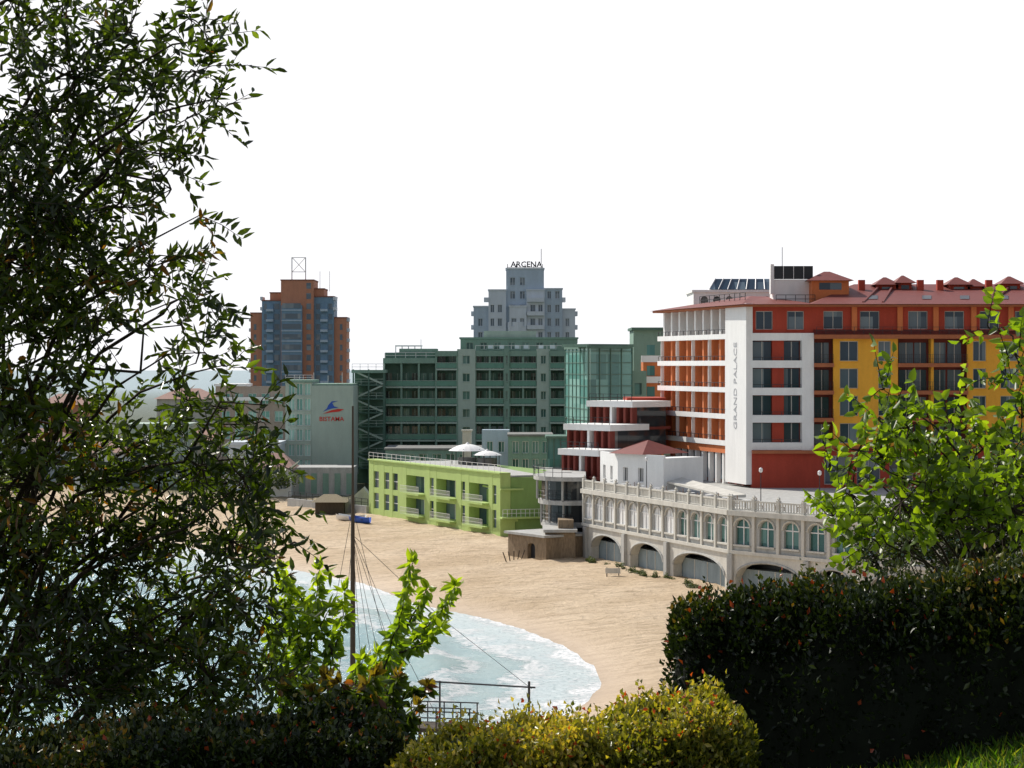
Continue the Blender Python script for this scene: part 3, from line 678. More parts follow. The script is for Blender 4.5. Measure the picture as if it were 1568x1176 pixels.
# ------------------------------------------------------------------ orange and blue tower
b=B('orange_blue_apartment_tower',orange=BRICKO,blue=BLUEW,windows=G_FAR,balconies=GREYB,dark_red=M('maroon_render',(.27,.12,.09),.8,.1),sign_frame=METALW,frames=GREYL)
Y=600.; s=Y/F; f=frontal(383,530,Y)
def T(p): return f.U(p)
def ztw(y): return ZZ(y,Y)
def block(p0,p1,ytop,part,n0,n1,wins=None,bal=None):
    zt=ztw(ytop); b.box(part,f,T(p0),T(p1),8,zt,n0,n1)
    b.box('dark_red',f,T(p0)-.15,T(p1)+.15,zt,zt+.35,n0,n1+.15)
    z=14.
    while z+2.6<zt:
        if wins:
            for a,c in wins: b.box('windows',f,T(a),T(c),z+.5,z+2.2,n1-.05,n1+.05)
        if bal:
            a,c=bal; b.box('balconies',f,T(a),T(c),z-.1,z+.6,n1+.002,n1+1.3); b.box('blue',f,T(a)+.1,T(c)-.1,z+.6,z+2.3,n1+.003,n1+.25)
        z+=3.0
block(383,401,480,'orange',-12,-1,[(388,392)]); block(401,431,461,'blue',-12,0,[(404,410),(420,428)],(408,419))
block(413,432,449,'orange',-12,-.6); block(431,481,430,'orange',-12,1.5,[(470,477)])
b.box('blue',f,T(433),T(464),8,ztw(468),1.5,3.6)
z=14.
while z<ztw(475): b.box('windows',f,T(434.5),T(462.5),z+.7,z+2.2,3.55,3.68); b.box('balconies',f,T(433),T(464),z,z+.35,3.603,3.8); z+=3.
block(481,496,443,'orange',-12,-.4); block(481,511,455,'blue',-12,.01,[(484,490),(503,509)],(491,502)); block(511,530,487,'orange',-12,-1,[(520,524)])
z=14.
while z<40:
    if z<ztw(488): b.box('frames',f,T(380),T(383)-.01,z,z+1.,-6,-1.5); b.box('frames',f,T(530)+.01,T(533.5),z,z+1.,-6,-1.5)
    z+=3
for z in (38.2,41.2): b.box('frames',f,T(398.5),T(402),z,z+1.,-6,.3); b.box('frames',f,T(510),T(514),z,z+1,-6,.3)
zr=ztw(430)
for p in (446,467):
    b.box('sign_frame',f,T(p)-.15,T(p)+.15,zr,zr+7,-2,-1.7)
b.box('sign_frame',f,T(446),T(467),zr+6.8,zr+7.,-1.99,-1.71); b.box('sign_frame',f,T(446),T(467),zr+2.6,zr+2.8,-1.99,-1.71)
b.mb('sign_frame').tube([f.p(T(446),zr+2.6,-1.85),f.p(T(467),zr+7,-1.85)],.1,4); b.mb('sign_frame').tube([f.p(T(467),zr+2.6,-1.85),f.p(T(446),zr+7,-1.85)],.1,4)
for p in (488,503): b.mb('sign_frame').tube([f.p(T(p),zr-3,-4),f.p(T(p),zr+3,-4)],.08,4)
b.done()
# ------------------------------------------------------------------ grey tower hotel with roof sign
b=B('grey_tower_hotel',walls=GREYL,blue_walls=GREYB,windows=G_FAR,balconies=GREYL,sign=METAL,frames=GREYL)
Y=450.; f=frontal(725,881,Y)
def zt_(y): return ZZ(y,Y)
def blk(p0,p1,yt,part,n0,n1,cols):
    zt=zt_(yt); rws=[]; z=15.
    while z+2.6<zt: rws.append((z+.7,z+2.4)); z+=3
    b.facade(f,T(p0),T(p1),8,zt,[(T(a),T(c)) for a,c in cols],rws,wall=part,n=n1); b.box(part,f,T(p0),T(p1),8,zt-.02,n0,n1-.31)
    b.box('balconies',f,T(p0)-.15,T(p1)+.15,zt,zt+.3,n0,n1+.15)
blk(725,748,470,'blue_walls',-10,-1,[(732,739)]); blk(748,775,445,'walls',-10,0,[(751,757),(762,769)])
blk(775,833,412,'blue_walls',-9,-.6,[(781,789),(796,804)]) 
blk(780,806,470,'walls',-.5,1.2,[(783,791),(796,803)]); blk(806,834,445,'walls',-.5,.6,[(812,820),(824,831)])
blk(833,861,443,'blue_walls',-10,0.01,[(838,844),(850,857)]); blk(861,881,474,'walls',-10,-1,[(866,872)])
z=15.
while z<34:
    for a,c in ((721,725),(881,885)): b.box('balconies',f,T(a)+.01,T(c)-.01,z,z+1.,-6,-1.6)
    z+=3
z=15.
while z<38:
    for a,c in ((741,748),(861.1,866)):
        if z+1>zt_(474): b.box('balconies',f,T(a),T(c),z,z+1.,-3,.3)
    b.box('balconies',f,T(807),T(833),z,z+.9,.62,1.7)
    z+=3
b.mb('walls').tube([f.p(T(793),12,-1),f.p(T(793),zt_(500)+1,-1)],2.4,16)
zr=zt_(411); 
for k in range(5): u=T(777)+k*(T(831)-T(777))/4; b.box('sign',f,u-.07,u+.07,zr,zr+1.0,-.95,-.8)
b.box('sign',f,T(777),T(831),zr+.25,zr+.35,-.94,-.82); b.mb('sign').tube([f.p(T(829),zr,-3),f.p(T(829),zr+4.5,-3)],.07,4)
e=b.done(); text('ARCENA',1.75,BLACK,e,f.p(T(806),zr+.35,-.8),0,.08)
# ------------------------------------------------------------------ houses of the town at far left
PINK=M('hazed_roof_tiles',(.38,.24,.2),.85,.2,1.5)  # tiles paled: haze over the far town is in the colour
def house(px,Y,w,d,zt,col,roof=True):
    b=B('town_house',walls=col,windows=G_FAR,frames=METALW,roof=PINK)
    x=XX(px,Y); f=FR((x,Y),(x+w,Y)); n=int(w/2.4)
    rws=[(3.3+3*k,4.8+3*k) for k in range(int((zt-3)/3))]
    b.facade(f,0,w,1,zt,[(w*(k+.3)/n,w*(k+.7)/n) for k in range(n)],rws); b.box('walls',f,0,w,1,zt-.02,-d,-.31)
    if roof: b.hip('roof',[(x-.6,Y-.6),(x+w+.6,Y-.6),(x+w+.6,Y+d+.6),(x-.6,Y+d+.6)],zt+.01,(x+w*.3,Y+d/2),(x+w*.7,Y+d/2),zt+2.2)
    else: b.box('walls',f,-.2,w+.2,zt,zt+.5,-d,.2)
    b.done()
house(20,350,9,8,9,GREYL); house(115,330,8,8,8,GREYL); house(185,335,11,9,12,PALEG,False); house(280,345,7,8,9,CREAM); house(-60,380,14,10,13,GREYL,False)
house(350,322,8,8,9.5,GREYL,False); house(60,420,10,9,14,BRICKO); house(240,430,12,9,15,CREAM); house(395,310,5,6,6.5,WHITE); house(-200,430,20,10,13,CREAM)

# ------------------------------------------------------------------ beach things
b=B('thatched_beach_kiosk',walls=WOOD,roof=THATCH,stage=CONC)
f=frontal(480,528,276); w=f.len
b.box('walls',f,.2,w-.2,1.5,3.6,-3,-.2); b.hip('roof',[off(f,-.3,.4),off(f,w+.3,.4),off(f,w+.3,-3.6),off(f,-.3,-3.6)],3.6,off(f,w*.3,-1.6),off(f,w*.7,-1.6),4.6)
f=frontal(528,575,279); b.box('stage',f,0,f.len,1,3.2,-3,0)
b.mb('stage').hexa([f.p(0,3.2,0),f.p(f.len,3.2,0),f.p(f.len,3.2,-3),f.p(0,3.2,-3),f.p(0,3.3,0),f.p(f.len*.6,5.4,0),f.p(f.len*.6,5.4,-3),f.p(0,3.3,-3)])
b.done()
def rowboat(px,Y,ang,col):
    x0=XX(px,Y); z0=float(height(np.array([x0]),np.array([Y*1.]))[0]); m=MB(); n=11; vs=[]; fs=[]
    for i in range(n):
        t=i/(n-1); wd=.85*math.sin(math.pi*(.08+.84*t)**.8); ks=.12+.5*(2*t-1)**2*.7
        for (a,zz) in ((-1,.75+ks*.6),(-.75,.25+ks*.5),(0,ks*.5),(.75,.25+ks*.5),(1,.75+ks*.6)):
            lx=(t-.5)*4.4; ly=a*wd; vs.append((x0+lx*math.cos(ang)-ly*math.sin(ang),Y+lx*math.sin(ang)+ly*math.cos(ang),z0-.1+zz))
    for i in range(n-1):
        for k in range(4): a=i*5+k; fs.append((a,a+1,a+6,a+5))
    m.add(vs,fs); e=empty('rowing_boat'); m.obj('hull',col,e,True); s=MB()
    for t in (.3,.55,.75):
        lx=(t-.5)*4.4; c,sn=math.cos(ang),math.sin(ang); s.hexa([(x0+(lx+dx)*c-dy*sn,Y+(lx+dx)*sn+dy*c,z0+z) for z in (.5,.56) for dx,dy in ((-.12,-.7),(.12,-.7),(.12,.7),(-.12,.7))])
    s.obj('seats',WOOD,e)
rowboat(552,262,-.9,BLUESIGN); rowboat(538,266,-.5,METALW)
b=B('beach_notice_board',board=CREAM,posts=WOOD); f=frontal(927,950,197); z=float(height(np.array([9.]),np.array([197.]))[0])
b.box('board',f,0,f.len,z+.35,z+.85,-.05,0); b.box('posts',f,.1,.2,z-.3,z+.9,-.15,-.051); b.box('posts',f,f.len-.2,f.len-.1,z-.3,z+.9,-.15,-.051); b.done()

# ------------------------------------------------------------------ pier with mast
b=B('wooden_fishing_pier',deck=WOOD,piles=WOOD,rails=METAL,mast=WOOD,rigging=METAL)
f=FR((-9.8,101.),(0.75,99.)); w=f.len
b.box('deck',f,0,w*.74,4.1,4.3,-2,0)
for k in range(7):
    u=.2+k*(w*.72)/6
    for n_ in (-.2,-1.8): b.mb('piles').tube([f.p(u,-3,n_),f.p(u,4.1,n_)],.1,6)
for k in range(5): u=w*.42+k*w*.078; b.mb('rails').tube([f.p(u,4.3,-.1),f.p(u,5.3,-.1)],.035,5); b.mb('rails').tube([f.p(u,4.3,-1.9),f.p(u,5.3,-1.9)],.035,5)
for z in (4.8,5.3): b.mb('rails').tube([f.p(w*.42,z,-.1),f.p(w*.74,z,-.1)],.035,5); b.mb('rails').tube([f.p(w*.42,z,-1.9),f.p(w*.74,z,-1.9)],.035,5)
b.mb('rails').tube([f.p(w*.5,6.25,-2.2),f.p(w,6.1,-2.2)],.045,5); b.mb('rails').tube([f.p(w*.97,-2,-2.2),f.p(w*.97,6.4,-2.2)],.065,5); b.mb('rails').tube([f.p(w*.55,3,-2.15),f.p(w*.55,6.3,-2.15)],.05,5)
mu=f.U(532); mp=lambda z: f.p(mu,z,-1.)
b.mb('mast').tube([mp(4.2),mp(9),mp(13.6),mp(15.6)],[.15,.13,.10,.08],8); b.mb('mast').tube([mp(14.6),mp(20)],[.075,.05],6)
for tu,tz,sz in ((1.3,4.3,13.5),(2.2,4.3,13.5),(3.2,4.3,13.6),(4.3,4.6,13.6),(-1.2,4.3,13.5),(8.9,6.1,13.6),(.6,4.3,13.5),(-2,4.3,15),(2.6,4.3,15)):
    a=Vector(mp(sz)); c=Vector(f.p(mu+tu,tz,-1.+random.uniform(-.9,.9))); mid=(a+c)/2-Vector((0,0,.35)); b.mb('rigging').tube([a,mid,c],.012,4)
b.done()

# ------------------------------------------------------------------ vegetation
def norm(a): return a/np.maximum(np.linalg.norm(a,axis=1,keepdims=True),1e-9)
def leafmesh(name,P,D,Ln,Wd,tint,mat,parent=None,fold=.25,droop=.12,up=None,simple=False):
    n=len(P); D=norm(D); r=rng.normal(size=(n,3)) if up is None else up+rng.normal(size=(n,3))*.45
    S=norm(np.cross(D,r)); Nn=np.cross(S,D); Ln=Ln[:,None]; Wd=Wd[:,None]
    if simple:
        V=np.stack([P,P+D*Ln*.45+S*Wd*.5+Nn*Wd*fold,P+D*Ln-Nn*Ln*droop,P+D*Ln*.45-S*Wd*.5+Nn*Wd*fold],1); k=4
        fi=np.array([0,2,1,0,3,2]); lt=3; nf=2
    else:
        V=np.stack([P,P+D*Ln*.28+S*Wd*.46+Nn*Wd*fold,P+D*Ln*.65+S*Wd*.40+Nn*Wd*fold*.8-Nn*Ln*droop*.4,P+D*Ln-Nn*Ln*droop,P+D*Ln*.65-S*Wd*.40+Nn*Wd*fold*.8-Nn*Ln*droop*.4,P+D*Ln*.28-S*Wd*.46+Nn*Wd*fold],1); k=6
        fi=np.array([0,3,2,1,0,5,4,3]); lt=4; nf=2
    me=bpy.data.meshes.new(name); me.vertices.add(n*k); me.vertices.foreach_set('co',V.reshape(-1).astype(np.float32))
    idx=(np.arange(n)[:,None]*k+fi[None,:]).ravel().astype(np.int32)
    me.loops.add(len(idx)); me.loops.foreach_set('vertex_index',idx)
    me.polygons.add(n*nf); me.polygons.foreach_set('loop_start',np.arange(0,len(idx),lt,dtype=np.int32)); me.polygons.foreach_set('loop_total',np.full(n*nf,lt,np.int32))
    me.update(calc_edges=True)
    a=me.attributes.new('tint','FLOAT','POINT'); a.data.foreach_set('value',np.repeat(tint,k).astype(np.float32))
    me.materials.append(mat); return newobj(name,me,parent)
L_TREE=LEAF('willow_leaf',[(0,(.012,.020,.006)),(.5,(.035,.058,.012)),(.9,(.09,.13,.025)),(1,(.16,.05,.015))],.45,.3,1.9)
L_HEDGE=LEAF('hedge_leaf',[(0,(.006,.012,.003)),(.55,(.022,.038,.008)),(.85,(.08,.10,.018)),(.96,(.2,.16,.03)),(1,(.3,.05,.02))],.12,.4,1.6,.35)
L_GOLD=LEAF('golden_hedge_leaf',[(0,(.02,.026,.006)),(.35,(.08,.10,.014)),(.75,(.28,.26,.04)),(.97,(.55,.42,.1)),(1,(.4,.06,.02))],.28,.36)
L_LIME=LEAF('lime_leaf',[(0,(.045,.075,.010)),(.5,(.12,.19,.018)),(1,(.23,.3,.03))],.5,.4,1.7)
L_BUSH=LEAF('bush_leaf',[(0,(.02,.035,.012)),(.6,(.06,.085,.03)),(1,(.13,.16,.055))],.2,.5)

def crown(name,clumps,Y,trunk,leafL,leafW,mat,k=.005,spread=.7,tw=(.18,.36),nl=14,up=.25,tintmul=1,seed=1,px=True,broad=False,twr=.0025,limb=.03,dz=.8):
    rs=np.random.default_rng(seed); e=empty(name); tb=MB(); sb=MB(); s=Y/F
    tx,ty,tz0,tz1,tr=trunk
    tp=[(tx+.12*math.sin(i*1.1),ty+.1*math.cos(i*1.7),tz0+(tz1-tz0)*i/7) for i in range(8)]
    tb.tube(tp,[tr*(1-.75*i/7) for i in range(8)],9)
    Ps=[];Ds=[];Ts=[]
    for cl_ in clumps:
        cx,cy,r=cl_[:3]; km=cl_[3] if len(cl_)>3 else 1
        yj=Y+rs.normal()*.35*spread*(Y/10); c=np.array([(cx-CX)*yj/F,yj,H-(cy-HY)*yj/F]); rm=r*s
        dist=math.hypot(c[0]-tx,c[1]-ty)
        z_at=min(max(c[2]-.8*dist-.3*(Y/10),tz0+.3),tz1-.1); fr=(z_at-tz0)/(tz1-tz0)
        i=min(6,int(fr*7)); a=Vector(tp[i]).lerp(Vector(tp[i+1]),fr*7-i); cc=Vector(c)
        ln_=(cc-a).length; lp=[a]
        for t in (.15,.3,.45,.6,.75,.88):
            q=a.lerp(cc,t)+Vector((0,0,.16*ln_*math.sin(math.pi*t)))*(1 if c[2]>tz0+2 else .3)+Vector(rs.normal(size=3)*.035*ln_**.5); lp.append(q)
        lp.append(cc); tb.tube(lp,[limb*(1-.85*t)*min(1,.45+.3*ln_) for t in np.linspace(0,1,8)],5)
        nt_=max(3,int(k*km*r*r)); tone=rs.uniform(-.25,.25)
        for j in range(nt_):
            o=rs.normal(size=3); o/=np.linalg.norm(o); rad=rs.uniform(.05,.85)**.6
            st=c+o*rm*rad*np.array([1,.9*dz/.8,1]); d=o*.7+rs.normal(size=3)*.45+np.array([0,0,up]); d/=np.linalg.norm(d)
            ln=rs.uniform(*tw); n=int(nl*ln/((tw[0]+tw[1])/2)); sag=rs.uniform(-.15,.35)
            t=np.linspace(.05,1,max(n,3))
            pts=st+d*ln*t[:,None]+np.array([0,0,-1])*(sag*ln*t**2)[:,None]
            sb.tube([st,pts[len(pts)//2],pts[-1]],[twr,twr*.8,twr*.4],3)
            if j%2==0: sb.tube([c,(c+st)/2+rs.normal(size=3)*rm*.08,st],[twr*2,twr*1.6,twr],3)
            side=np.cross(d,rs.normal(size=3)); side/=np.linalg.norm(side); sg=np.where(np.arange(len(t))%2,1,-1)[:,None]
            dd=d*.55+side*sg*.7+rs.normal(size=(len(t),3))*.3+np.array([0,0,-.1 if not broad else -.35])
            Ps.append(pts);Ds.append(dd);Ts.append(np.clip(rs.normal(.45+tone,.22,len(t)),0,.98)*tintmul+ (rs.random(len(t))>.985)*.3)
    P=np.concatenate(Ps);D=np.concatenate(Ds);T_=np.clip(np.concatenate(Ts),0,1); n=len(P)
    leafmesh('foliage',P,D,leafL*rs.uniform(.6,1.2,n),leafW*rs.uniform(.7,1.2,n),T_,mat,e)
    tb.obj('trunk_and_limbs',BARK,e,True); sb.obj('twigs',BARK,e)
    return n
cl=[(30,30,56),(100,25,46),(115,120,70,1.1),(195,50,52),(60,175,64,1.1),(235,140,48),(290,28,34),(318,60,22),(300,110,40),(335,150,20),(290,180,30),(150,230,66,1.1),(245,235,38),(275,240,22),(20,290,58),(90,330,70,1.1),(185,310,50),(262,290,26),(305,330,14),(40,410,85,1.15),(140,425,76,1.1),(228,410,50),(280,455,36),(310,440,20),(60,520,72,1.2),(150,490,42),(305,540,36),(278,498,28),(340,560,20),(20,650,70,1.),(95,630,52),(185,650,30),(290,615,32),(345,625,38),(50,740,85,1.1),(150,725,72),(235,690,52),(310,715,60),(375,735,52),(415,700,24),(412,790,38),(420,850,30),(450,830,16),(50,860,80,1.1),(150,850,66,1.),(225,870,50,.9),(285,810,70,1.1),(355,830,54),(40,960,78,1.),(140,950,80,1.),(215,985,60,1.),(285,940,74,1.2),(362,930,58,1.1),(100,1050,80,1.4),(220,1055,80,1.5),(320,1040,75,1.5),(395,1035,55,1.3),(20,1060,60,1.2),(388,650,26),(400,620,14),
 (-120,50,120,.5),(-120,300,130,.5),(-150,550,140,.5),(-120,800,120,.4),(-300,200,150,.3),(-320,500,170,.3),(-300,800,160,.3),(-60,-120,150,.4),(120,-100,90,.5),(-200,-250,150,.3)]
n1=crown('willow_tree',cl,9.0,(-2.62,9.3,19.4,25.4,.16),.068,.023,L_TREE,k=.0076,seed=3,limb=.017,tw=(.13,.28),nl=11)
cl=[(1352,596,18),(1345,640,28),(1392,655,30),(1455,650,30),(1315,690,28),(1268,722,22),(1350,700,42),(1420,712,42),(1490,700,44),(1300,755,40),(1275,790,24),(1548,580,26),(1518,505,14),(1555,540,22),(1565,640,28),(1545,690,36),(1380,770,58),(1460,780,58),(1550,780,60),(1330,820,44),(1640,640,60),(1680,760,110),(1620,560,40)]
n2=crown('mulberry_tree',cl,14,(XX(1600,14.6),14.6,17.0,21.3,.12),.09,.058,L_LIME,k=.0095,seed=5,tw=(.12,.32),nl=8,up=.5,broad=True,limb=.016,twr=.004)
cl=[(1420,790,55),(1500,770,60),(1560,730,55),(1390,830,50),(1480,840,70),(1570,820,75),(1440,750,35),(1650,780,110),(1750,800,110),(1340,850,40)]
n3=crown('garden_bush',cl,19,(XX(1500,19),19,14,20.3,.1),.055,.028,L_BUSH,k=.032,seed=6,tw=(.12,.3),nl=12,up=.3,limb=.018,twr=.004)
def shoots(name,lines,Y,leafL,leafW,mat,seed,step=.028,r0=.006):
    rs=np.random.default_rng(seed); e=empty(name); sb=MB(); Ps=[];Ds=[];Ts=[]
    for ln in lines:
        yj=Y+rs.normal()*.12; pts=[np.array(W(a,c,yj+.03*i)) for i,(a,c) in enumerate(ln)]
        dens=[]
        for i in range(len(pts)-1):
            for t in np.linspace(0,1,6,endpoint=False): dens.append(pts[i]*(1-t)+pts[i+1]*t+rs.normal(size=3)*.004)
        dens.append(pts[-1]); nn=len(dens); sb.tube(dens,[r0*(1-.8*i/nn) for i in range(nn)],5)
        tot=sum(np.linalg.norm(dens[i+1]-dens[i]) for i in range(nn-1)); m=int(tot/step)
        for j in range(m):
            t=(j+.5)/m*(nn-1); i=int(t); p=dens[i]*(1-t+i)+dens[min(i+1,nn-1)]*(t-i); d=dens[min(i+1,nn-1)]-dens[max(i-1,0)]; d/=np.linalg.norm(d)
            frac=t/nn
            for q in range(4):
                a=rs.uniform(0,6.28); o=np.array([math.cos(a),math.sin(a),0]); Ps.append(p+o*.015*rs.random()); Ds.append(o*.7+d*.2+np.array([0,0,rs.uniform(-1.4,.1)])); Ts.append(np.clip(rs.normal(.3+.6*frac,.15),0,1))
        for q in range(9): Ps.append(dens[-1]); Ds.append(rs.normal(size=3)*.6+np.array([0,0,.6])); Ts.append(.95)
    P=np.array(Ps);D=np.array(Ds);n=len(P); leafmesh('leaves',P,D,leafL*rs.uniform(.55,1.15,n),leafW*rs.uniform(.6,1.1,n),np.array(Ts),mat,e)
    sb.obj('stems',BARK,e,True)
shoots('mulberry_sapling',[[(470,1120),(462,1010),(452,940),(432,872)],[(480,1120),(475,1000),(480,930),(490,872)],[(478,960),(462,920),(440,890)],[(500,1120),(505,1020),(522,960),(528,905)],[(560,1120),(590,1020),(612,950),(632,860)],
 [(570,1120),(600,1010),(640,975),(672,940),(697,897)],[(560,1110),(568,1040),(578,1000)],[(620,960),(640,930),(655,900)],[(540,1110),(545,1040),(556,1010)],[(440,1110),(436,1040),(425,980)],[(610,1000),(650,985),(675,960)],[(510,1000),(490,960),(505,930)],[(450,1100),(415,1040),(412,1000),(420,930)],[(600,1040),(608,980),(625,900)],[(470,1060),(455,990),(440,930)]],10.4,.072,.036,L_LIME,4,.021)
shoots('dark_leaved_sapling',[[(600,1140),(560,1070),(500,1040)],[(600,1140),(620,1060),(655,1050)],[(580,1130),(560,1060),(575,1035)],[(500,1130),(470,1070),(440,1050)],[(620,1140),(600,1070),(610,1035)],[(540,1130),(530,1070),(520,1045)],[(560,1130),(540,1080),(480,1060)],[(620,1150),(600,1100),(560,1050)],[(620,1160),(625,1110),(640,1080)],[(600,1160),(590,1110),(600,1070)]],8.9,.065,.04,L_TREE,9,.014)

def hedge(name,cpts,hw,zbot,n,mat,leafL,leafW,seed,tb=.5,sprigs=0):
    rs=np.random.default_rng(seed); e=empty(name); c=np.array(cpts,float); seg=np.linalg.norm(np.diff(c[:,:2],axis=0),axis=1); cum=np.concatenate([[0],np.cumsum(seg)]); Lt=cum[-1]
    def at(s):
        s_=np.clip(s,0,Lt); x=np.interp(s_,cum,c[:,0]); y=np.interp(s_,cum,c[:,1]); z=np.interp(s_,cum,c[:,2])
        x2=np.interp(np.clip(s_+.1,0,Lt),cum,c[:,0])-np.interp(np.clip(s_-.1,0,Lt),cum,c[:,0]); y2=np.interp(np.clip(s_+.1,0,Lt),cum,c[:,1])-np.interp(np.clip(s_-.1,0,Lt),cum,c[:,1])
        l=np.hypot(x2,y2)+1e-9; ux,uy=x2/l,y2/l; ex=s-s_
        return x+ux*ex,y+uy*ex,z,uy,-ux,np.abs(ex)
    def surf(s,th,grow):
        x,y,z,nx,ny,ex=at(s); sh=np.sqrt(np.clip(1-(ex/(hw*.8))**2,0,1))
        ct,st=np.cos(th),np.sin(th); pw=.36
        a=np.sign(ct)*np.abs(ct)**pw*hw*(.15+.85*sh)+0; hh=(z-zbot); up_=np.abs(st)**pw*hh*(1-.12*(1-sh))
        lump=.02*np.sin(s*7+th*3+seed)+.018*np.sin(s*17-th*5)+.012*np.sin(s*31+th*9)
        a=a+np.sign(ct)*(lump+grow)*np.abs(ct); zz=zbot+up_+(lump+grow)*st
        return np.stack([x+nx*a,y+ny*a,zz],1),np.stack([nx*ct,ny*ct,st],1)
    ns=60; ths=np.linspace(0,math.pi,13); S=np.linspace(-hw*.78,Lt+hw*.78,ns); V=[]
    for s in S: V.append(surf(np.full(13,s),ths,-.05)[0])
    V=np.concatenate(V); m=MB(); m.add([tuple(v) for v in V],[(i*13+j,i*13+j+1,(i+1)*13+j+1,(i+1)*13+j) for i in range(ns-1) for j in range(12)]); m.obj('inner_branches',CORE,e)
    s=rs.uniform(-hw*.8,Lt+hw*.8,n); th=rs.uniform(0,math.pi,n)
    th=np.where(rs.random(n)<tb,math.pi/2+(rs.random(n)-.5)*1.9,th)
    g=rs.normal(-.015,.022,n)+(rs.random(n)>.96)*rs.uniform(0,.06,n)
    P,Nm=surf(s,th,0); P=P+Nm*g[:,None]
    D=Nm*.6+rs.normal(size=(n,3))*.55+np.array([0,0,.35])
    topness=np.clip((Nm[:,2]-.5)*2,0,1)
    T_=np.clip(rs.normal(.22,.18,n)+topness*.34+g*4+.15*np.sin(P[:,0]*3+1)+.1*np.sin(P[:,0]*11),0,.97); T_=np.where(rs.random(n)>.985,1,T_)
    LL=leafL*rs.uniform(.6,1.25,n)
    if sprigs:
        s2=rs.uniform(-hw*.5,Lt+hw*.5,sprigs); t2=math.pi/2+(rs.random(sprigs)-.5)*1.3; P0,_=surf(s2,t2,0); hgt=rs.uniform(.02,.1,sprigs); dr=np.stack([rs.normal(0,.35,sprigs),rs.normal(0,.35,sprigs),np.ones(sprigs)],1)
        for q in range(7):
            Pq=P0+dr*(hgt*q/6)[:,None]; P=np.concatenate([P,Pq]); D=np.concatenate([D,dr*.6+rs.normal(size=(sprigs,3))*.6]); T_=np.concatenate([T_,np.clip(rs.normal(.65,.2,sprigs),0,1)]); LL=np.concatenate([LL,leafL*rs.uniform(.6,1.,sprigs)])
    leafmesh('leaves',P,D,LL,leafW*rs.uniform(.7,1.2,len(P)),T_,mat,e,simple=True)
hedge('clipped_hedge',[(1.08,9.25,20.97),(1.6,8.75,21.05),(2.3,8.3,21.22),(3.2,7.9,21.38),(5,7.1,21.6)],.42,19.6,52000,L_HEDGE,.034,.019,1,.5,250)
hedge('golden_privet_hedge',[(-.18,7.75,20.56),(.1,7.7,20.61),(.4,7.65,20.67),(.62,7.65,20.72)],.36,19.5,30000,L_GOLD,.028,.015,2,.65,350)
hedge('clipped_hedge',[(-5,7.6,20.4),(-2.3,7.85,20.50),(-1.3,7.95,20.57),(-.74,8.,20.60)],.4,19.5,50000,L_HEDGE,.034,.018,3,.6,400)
n=26000; x=rng.uniform(.6,4.5,n); y=rng.uniform(5.6,8.6,n); z=height(x,y); P=np.stack([x,y,z-.01],1); D=np.stack([rng.normal(0,.35,n),rng.normal(0,.35,n),np.ones(n)],1)
leafmesh('lawn_grass',P,D,rng.uniform(.03,.07,n),rng.uniform(.003,.006,n),rng.random(n),LEAF('grass_blade',[(0,(.05,.12,.012)),(.6,(.11,.22,.02)),(1,(.25,.25,.05))],.4,.5),simple=True,fold=.1,droop=.3)
def scrub(name,pts,n,r,leaf,mat,seed):
    rs=np.random.default_rng(seed); Ps=[];T=[]
    for (x,y,z,rr) in pts:
        m=int(n*rr*rr/(r*r)); o=rs.normal(size=(m,3)); o/=np.linalg.norm(o,axis=1)[:,None]; o[:,2]=np.abs(o[:,2]); lum=1+.25*np.sin(o[:,0]*5+x)+.2*np.sin(o[:,2]*7+y)
        Ps.append(np.array([x,y,z])+o*(rr*rs.uniform(.5,1,m)*lum)[:,None]); T.append(np.clip(.15+.6*o[:,2]+rs.normal(0,.15,m),0,1))
    P=np.concatenate(Ps); leafmesh(name,P,rs.normal(size=P.shape),leaf*rs.uniform(.6,1.3,len(P)),leaf*.7*rs.uniform(.6,1.3,len(P)),np.concatenate(T),mat,simple=True)
pts=[]
for p in range(920,1110,9):
    u=S1.U(p); q=S1.p(u,0,1.0+random.random()); z=float(height(np.array([q[0]]),np.array([q[1]]))[0]); 
    if random.random()<.75: pts.append((q[0],q[1],z-.1,random.uniform(.25,.6)))
scrub('beach_scrub',pts,350,.5,.13,L_BUSH,21)
pts=[]
for i in range(46):
    Y=random.uniform(305,420); px=random.uniform(-200,440); pts.append((XX(px,Y),Y,random.uniform(2,5),random.uniform(2,4.5)))
for i in range(22): Y=random.uniform(270,330); pts.append((XX(random.uniform(900,1010),Y),Y,7,2.5))
scrub('distant_trees',pts,420,3,.55,L_BUSH,22)

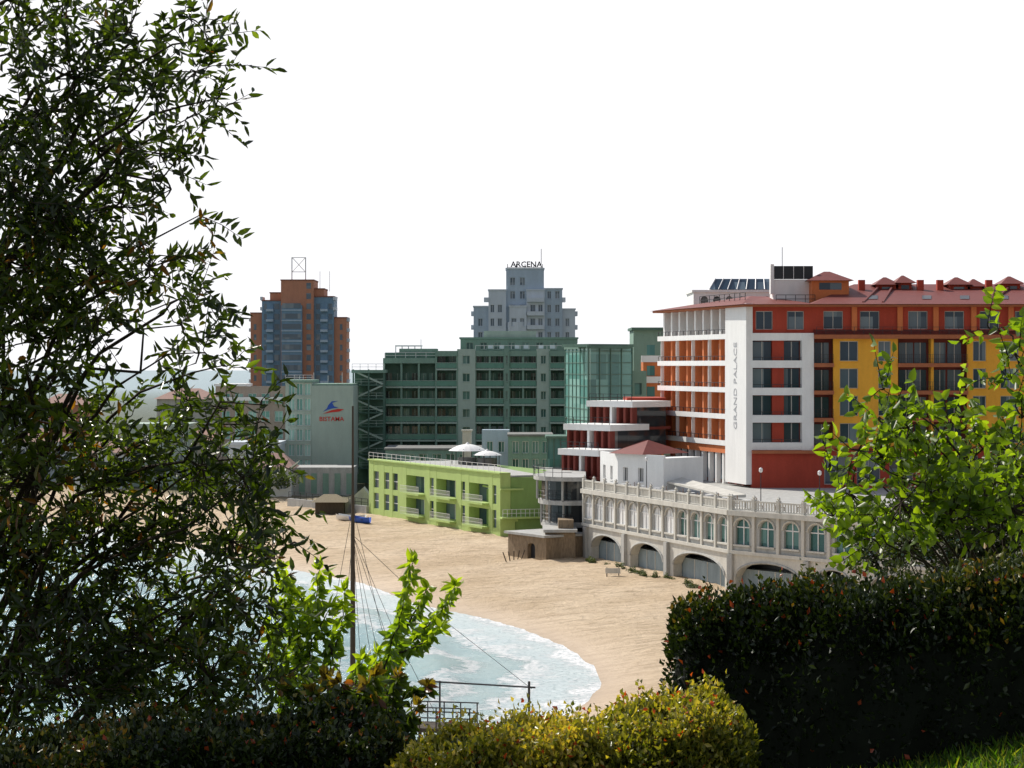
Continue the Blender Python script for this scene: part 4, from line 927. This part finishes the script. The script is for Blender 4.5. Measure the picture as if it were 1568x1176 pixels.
# ------------------------------------------------------------------ light
el=math.radians(42); az=math.radians(-42)  # azimuth from +Y, negative = left
sv=Vector((math.sin(az)*math.cos(el),math.cos(az)*math.cos(el),math.sin(el)))
sl=bpy.data.lights.new('sun','SUN'); sl.energy=5.0; sl.angle=math.radians(.5); sl.color=(1,.94,.84)
so=bpy.data.objects.new('sun',sl); scene.collection.objects.link(so); so.rotation_euler=sv.to_track_quat('Z','Y').to_euler(); so.location=(-50,50,80)
wd=bpy.data.worlds.new('World'); scene.world=wd; wd.use_nodes=True; nt=wd.node_tree; nt.nodes.clear()
sky=nt.nodes.new('ShaderNodeTexSky'); sky.sky_type='NISHITA'; sky.sun_disc=False; sky.sun_elevation=el; sky.sun_rotation=az; sky.dust_density=1.0; sky.air_density=1.0; sky.ozone_density=1.0
tc=nt.nodes.new('ShaderNodeTexCoord'); sp=nt.nodes.new('ShaderNodeSeparateXYZ'); nt.links.new(tc.outputs['Generated'],sp.inputs[0])
dt=nt.nodes.new('ShaderNodeVectorMath'); dt.operation='DOT_PRODUCT'; nt.links.new(tc.outputs['Generated'],dt.inputs[0]); dt.inputs[1].default_value=(math.sin(az*.6),math.cos(az*.6),0)
hz=maprange(nt,dt.outputs['Value'],-.6,.75,3.6,8.3)
cmb=nt.nodes.new('ShaderNodeCombineXYZ'); nt.links.new(hz,cmb.inputs[0]); nt.links.new(hz,cmb.inputs[1]); nt.links.new(math_(nt,'MULTIPLY',hz,1.03),cmb.inputs[2])
fac=maprange(nt,sp.outputs['Z'],.22,.7,1,.2)
mx=mixc(nt,fac,sky.outputs[0],cmb.outputs[0])
bg=nt.nodes.new('ShaderNodeBackground'); bg.inputs[1].default_value=.13; wo=nt.nodes.new('ShaderNodeOutputWorld')
nt.links.new(mx,bg.inputs[0]); nt.links.new(bg.outputs[0],wo.inputs[0])
scene.view_settings.view_transform='Standard'; scene.view_settings.look='None'; scene.view_settings.exposure=0
cam=bpy.data.cameras.new('camera'); cam.sensor_width=36; cam.lens=72; cam.shift_y=-28/1568; cam.clip_start=.1; cam.clip_end=20000
co=bpy.data.objects.new('camera',cam); scene.collection.objects.link(co); co.location=(0,0,H); co.rotation_euler=(math.radians(90),0,0); scene.camera=co
print('leaves',n1,n2,n3)
